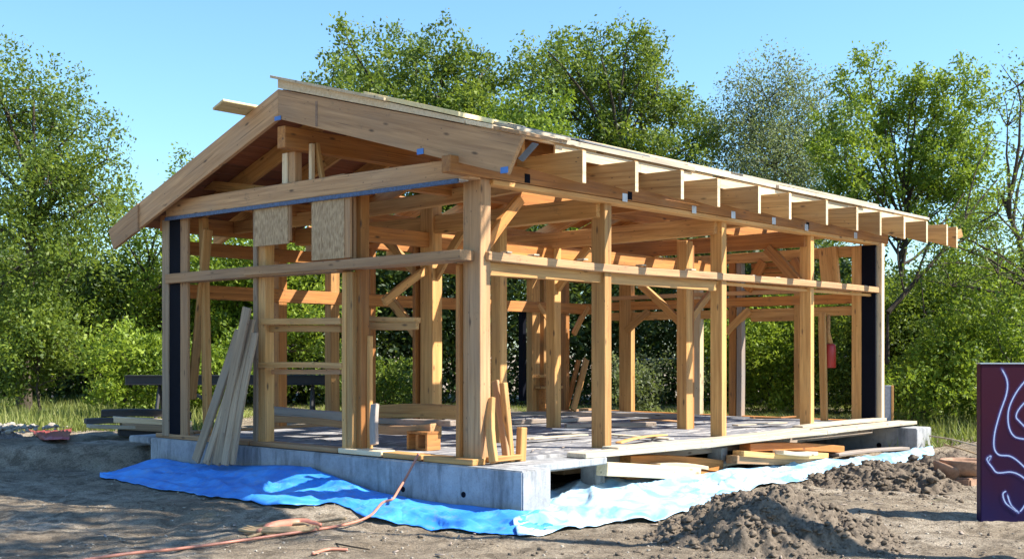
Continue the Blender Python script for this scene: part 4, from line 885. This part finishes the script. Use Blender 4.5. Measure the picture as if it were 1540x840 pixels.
tree('sparse_tree', gb(1600, 20), PL(20, [(1530, 130, 16), (1515, 190, 22), (1545, 230, 30), (1500, 320, 34), (1540, 330, 40), (1460, 380, 34), (1500, 410, 40), (1550, 420, 45), (1430, 430, 30), (1475, 470, 40), (1530, 490, 45), (1410, 350, 22), (1580, 280, 50), (1600, 400, 60), (1390, 470, 30), (1560, 160, 30)], 1.0), 'leaf_a', 'thinly leaved tree at the right edge with long bare twigs', dens=40, nper=34, tr=.14, size=.07, spread=.16, twigs=1.6, fork=.3, ln=.6, full=.35)
# bare leaning limbs of the far right tree
lt = empty('bare_sapling', gb(1345, 21), 'dark bare-limbed sapling curving up right beside the far corner post', 'tree'); bm = bmesh.new()
for pts, r in (([(1335, 470), (1375, 425), (1415, 380), (1450, 330), (1500, 270)], .05), ([(1375, 425), (1400, 360), (1430, 320), (1450, 290)], .03), ([(1400, 400), (1440, 395), (1490, 405), (1530, 420)], .02), ([(1340, 640), (1335, 560), (1335, 470)], .07), ([(1500, 520), (1440, 515), (1380, 520)], .025), ([(1415, 380), (1470, 350), (1520, 330)], .02), ([(1360, 440), (1350, 380), (1365, 340)], .02), ([(1450, 330), (1470, 250), (1500, 200)], .018)):
    P_ = spline([onD(x, y, 21+i*.15) for i, (x, y) in enumerate(pts)], 6); tube(P_, [r*(1-.75*i/len(P_)) for i in range(len(P_))], 6, bm, False)
bm_obj('trunk', bm, 'bark', lt)
lob = PL(21.5, [(1400, 400, 22), (1440, 430, 28), (1370, 380, 20), (1450, 350, 20), (1490, 380, 20), (1390, 440, 26), (1360, 460, 24)], .5)
cen, ax, tin, par = lobe_sprays(lob, 26, .5); co, q, tn = leaves_np(cen, ax, 22, .5, .15, .07, tin); link('crown', mesh_np('crown', co, q, False, tn), M['leaf_a'], lt)
# bushes
def bush(name, px, D, w, h, m, label, dens=34, nper=46, size=.08, cat='bush', group=None):
    b = gb(px, D); lobes = []
    n = max(4, int(w*h*1.6))
    for i in range(n):
        u = random.uniform(-.42, .42)*w; hh = random.uniform(.2, .85)*h*(1-.5*abs(u/w*2)**2); r = random.uniform(.26, .42)*min(w, h)*.75; p = b+RT*u+FW*random.uniform(-.5, .5); lobes.append(((p.x, p.y, b.z+hh), r, .85))
    return tree(name, b, lobes, m, label, cat, dens, nper, .38, .10, size, .05, group, .15, .3)
bush('bush', 1370, 19.5, 1.6, 1.0, 'leaf_b', 'small sunlit bush behind the far end of the foundation, by the grey panel')
bush('bush', 1420, 20.0, 2.2, 1.9, 'leaf_b', 'bright rounded bush halfway between the far corner post and the purple panel')
bush('bush', 1500, 19.0, 2.4, 2.1, 'leaf_b', 'yellow-green bush rising directly behind the purple panel')
bush('bush', 1460, 23.0, 3.4, 3.2, 'leaf_b', 'tall pale green bush behind the lower bushes at the right')
bush('bush', 1330, 22.5, 2.6, 2.6, 'leaf_a', 'mid green bush seen behind the far right corner post')
bush('bush', 1160, 23.5, 2.4, 2.6, 'leaf_b', 'sunlit green shrub framed by the end wall opening left of the red canister')
bush('bush', 985, 22.8, 1.4, 1.5, 'leaf_d', 'pale flowering shrub seen low through the back of the frame')
bush('bush', 60, 20.5, 3.0, 2.0, 'leaf_a', 'dark green bush below the big tree at the left edge')
bush('bush', 170, 20.2, 2.6, 1.5, 'leaf_b', 'light green bush rising above the dark stack of boards')
bush('bush', 330, 20.5, 2.4, 1.8, 'leaf_b', 'light green bush seen behind the black steel beam and leaning boards')
bush('bush', 600, 21.5, 2.0, 1.6, 'leaf_a', 'green bush seen through the gap left of the ridge post')
# hedge mass behind everything
def hedge():
    cen = []; ax = []; tin = []
    for k in range(5200):
        d = random.uniform(25.5, 30); r = random.uniform(-.62, .56)*d
        px = 770+FOC*r/d; hmax = 3.9 if 380 < px < 1260 else (2.9 if px >= 1260 else 3.3); hmax += 1.0*noise.noise(V((r*.6, d*.2, 0))); z = random.random()**.85*hmax
        p = dr(d, r); cen.append((p.x, p.y, p.z+.2+z)); a = V((random.gauss(0, 1), random.gauss(0, 1), random.gauss(.5, .7))).normalized(); ax.append(a[:]); tin.append(.5+.5*noise.noise(V((r*.8, d, z*.9)))+random.gauss(0, .1))
    co, q, tn = leaves_np(np.array(cen), np.array(ax), 62, .7, .26, .13, np.clip(np.array(tin), 0, 1)); o = link('thicket', mesh_np('thicket', co, q, False, tn), M['leaf_c'])
    tag(o, 'dark green thicket filling the space behind the house', 'thicket', kind='stuff')
hedge()
# meadow grass
def grass():
    n = 52000; d = RNG.uniform(16.8, 26, n); r = RNG.uniform(-.56, .50, n)*d; px = 770+FOC*r/d
    keep = (px < 330) | ((px > 1330) & (d > 17.2)) | (d > 20.5); d = d[keep]; r = r[keep]; keep = ~((r/d < -.26) & (d < 17.6)); d = d[keep]; r = r[keep]; n = len(d)
    x = CAM.x+FW.x*d+RT.x*r; y = CAM.y+FW.y*d+RT.y*r; cl = fbm(x, y, 1.1, 3, 71)+.5; z = gh(x, y)
    h = (.10+.42*cl*RNG.random(n))*np.where((770+FOC*r/d > 330) & (770+FOC*r/d < 1300), .35, 1); a = RNG.uniform(0, 6.28, n); w = .008+.008*RNG.random(n); le = RNG.normal(size=(n, 2))*.10
    A = np.stack([x-np.cos(a)*w, y-np.sin(a)*w, z-.02], 1); B = np.stack([x+np.cos(a)*w, y+np.sin(a)*w, z-.02], 1); T = np.stack([x+le[:, 0], y+le[:, 1], z+h], 1)
    co = np.stack([A, B, T], 1).reshape(-1, 3); o = link('meadow_grass', mesh_np('meadow_grass', co, np.arange(n*3).reshape(-1, 3), False, np.clip(cl*.7+RNG.normal(size=n)*.2+.15, 0, 1)), M['grass'])
    tag(o, 'pale green uncut grass growing around the building site', 'grass', kind='stuff')
grass()
# tree beyond the right edge of the picture whose high crown shades the left foreground
sh_lobes = []
SD = V((.54, -.84, 0)).normalized(); EL = R(46)
SUNV = V((SD.x*math.cos(EL), SD.y*math.cos(EL), math.sin(EL)))
for k in range(36):
    d = random.uniform(8.5, 13.2); px = random.uniform(-160, 400)
    if px > 560-(d-8.5)*60 or (d < 9.3 and px > 200): continue
    g_ = dr(d, (px-770)/FOC*d); tt = random.uniform(11.0, 14.5); p = g_+SUNV*tt; sh_lobes.append(((p.x, p.y, p.z), random.uniform(.22, .44), .6))
tree('shade_tree', dr(8.0, 8.5, 0), sh_lobes, 'leaf_a', 'tall tree standing beyond the right edge whose crown shades the left foreground', dens=22, nper=30, tr=.2, size=.12, twigs=.2, fork=.6, full=.4)
#@@LIGHT
# ================================================================== LIGHT, SKY, CAMERA
w = bpy.data.worlds.new('World'); S.world = w; w.use_nodes = True; nt = w.node_tree; bg = nt.nodes['Background']
sky = nt.nodes.new('ShaderNodeTexSky'); sky.sky_type = 'NISHITA'; sky.sun_disc = False; sky.sun_elevation = EL; sky.sun_rotation = math.atan2(SD.x, SD.y)
sky.air_density = 1.3; sky.dust_density = .35; sky.ozone_density = 1.6; sky.altitude = 100
tint = nt.nodes.new('ShaderNodeMix'); tint.data_type = 'RGBA'; tint.blend_type = 'MULTIPLY'; tint.inputs[0].default_value = 1; tint.inputs[7].default_value = (.67, .93, 1.18, 1); nt.links.new(sky.outputs[0], tint.inputs[6]); nt.links.new(tint.outputs[2], bg.inputs[0]); bg.inputs[1].default_value = .095
sl_ = bpy.data.lights.new('sun', 'SUN'); sl_.energy = 5.0; sl_.angle = R(.5); sl_.color = (1, .93, .82); so = bpy.data.objects.new('sun', sl_); C.objects.link(so)
so.rotation_euler = SUNV.to_track_quat('Z', 'Y').to_euler()
cd = bpy.data.cameras.new('camera'); co_ = bpy.data.objects.new('camera', cd); C.objects.link(co_); S.camera = co_
co_.location = CAM; co_.rotation_euler = Matrix((RT, UP, -FW)).transposed().to_euler()
cd.sensor_width = 36; cd.lens = 36*FOC/1540; cd.shift_y = (HZ-420)/1540; cd.clip_end = 3000; cd.clip_start = .05
S.view_settings.view_transform = 'Standard'; S.view_settings.look = 'None'; S.view_settings.gamma = 1; S.view_settings.exposure = 1.25; S.view_settings.use_curve_mapping = False
S.cycles.max_bounces = 6; S.cycles.diffuse_bounces = 4; S.cycles.transmission_bounces = 4; S.cycles.transparent_max_bounces = 4
S.cycles.use_denoising = True
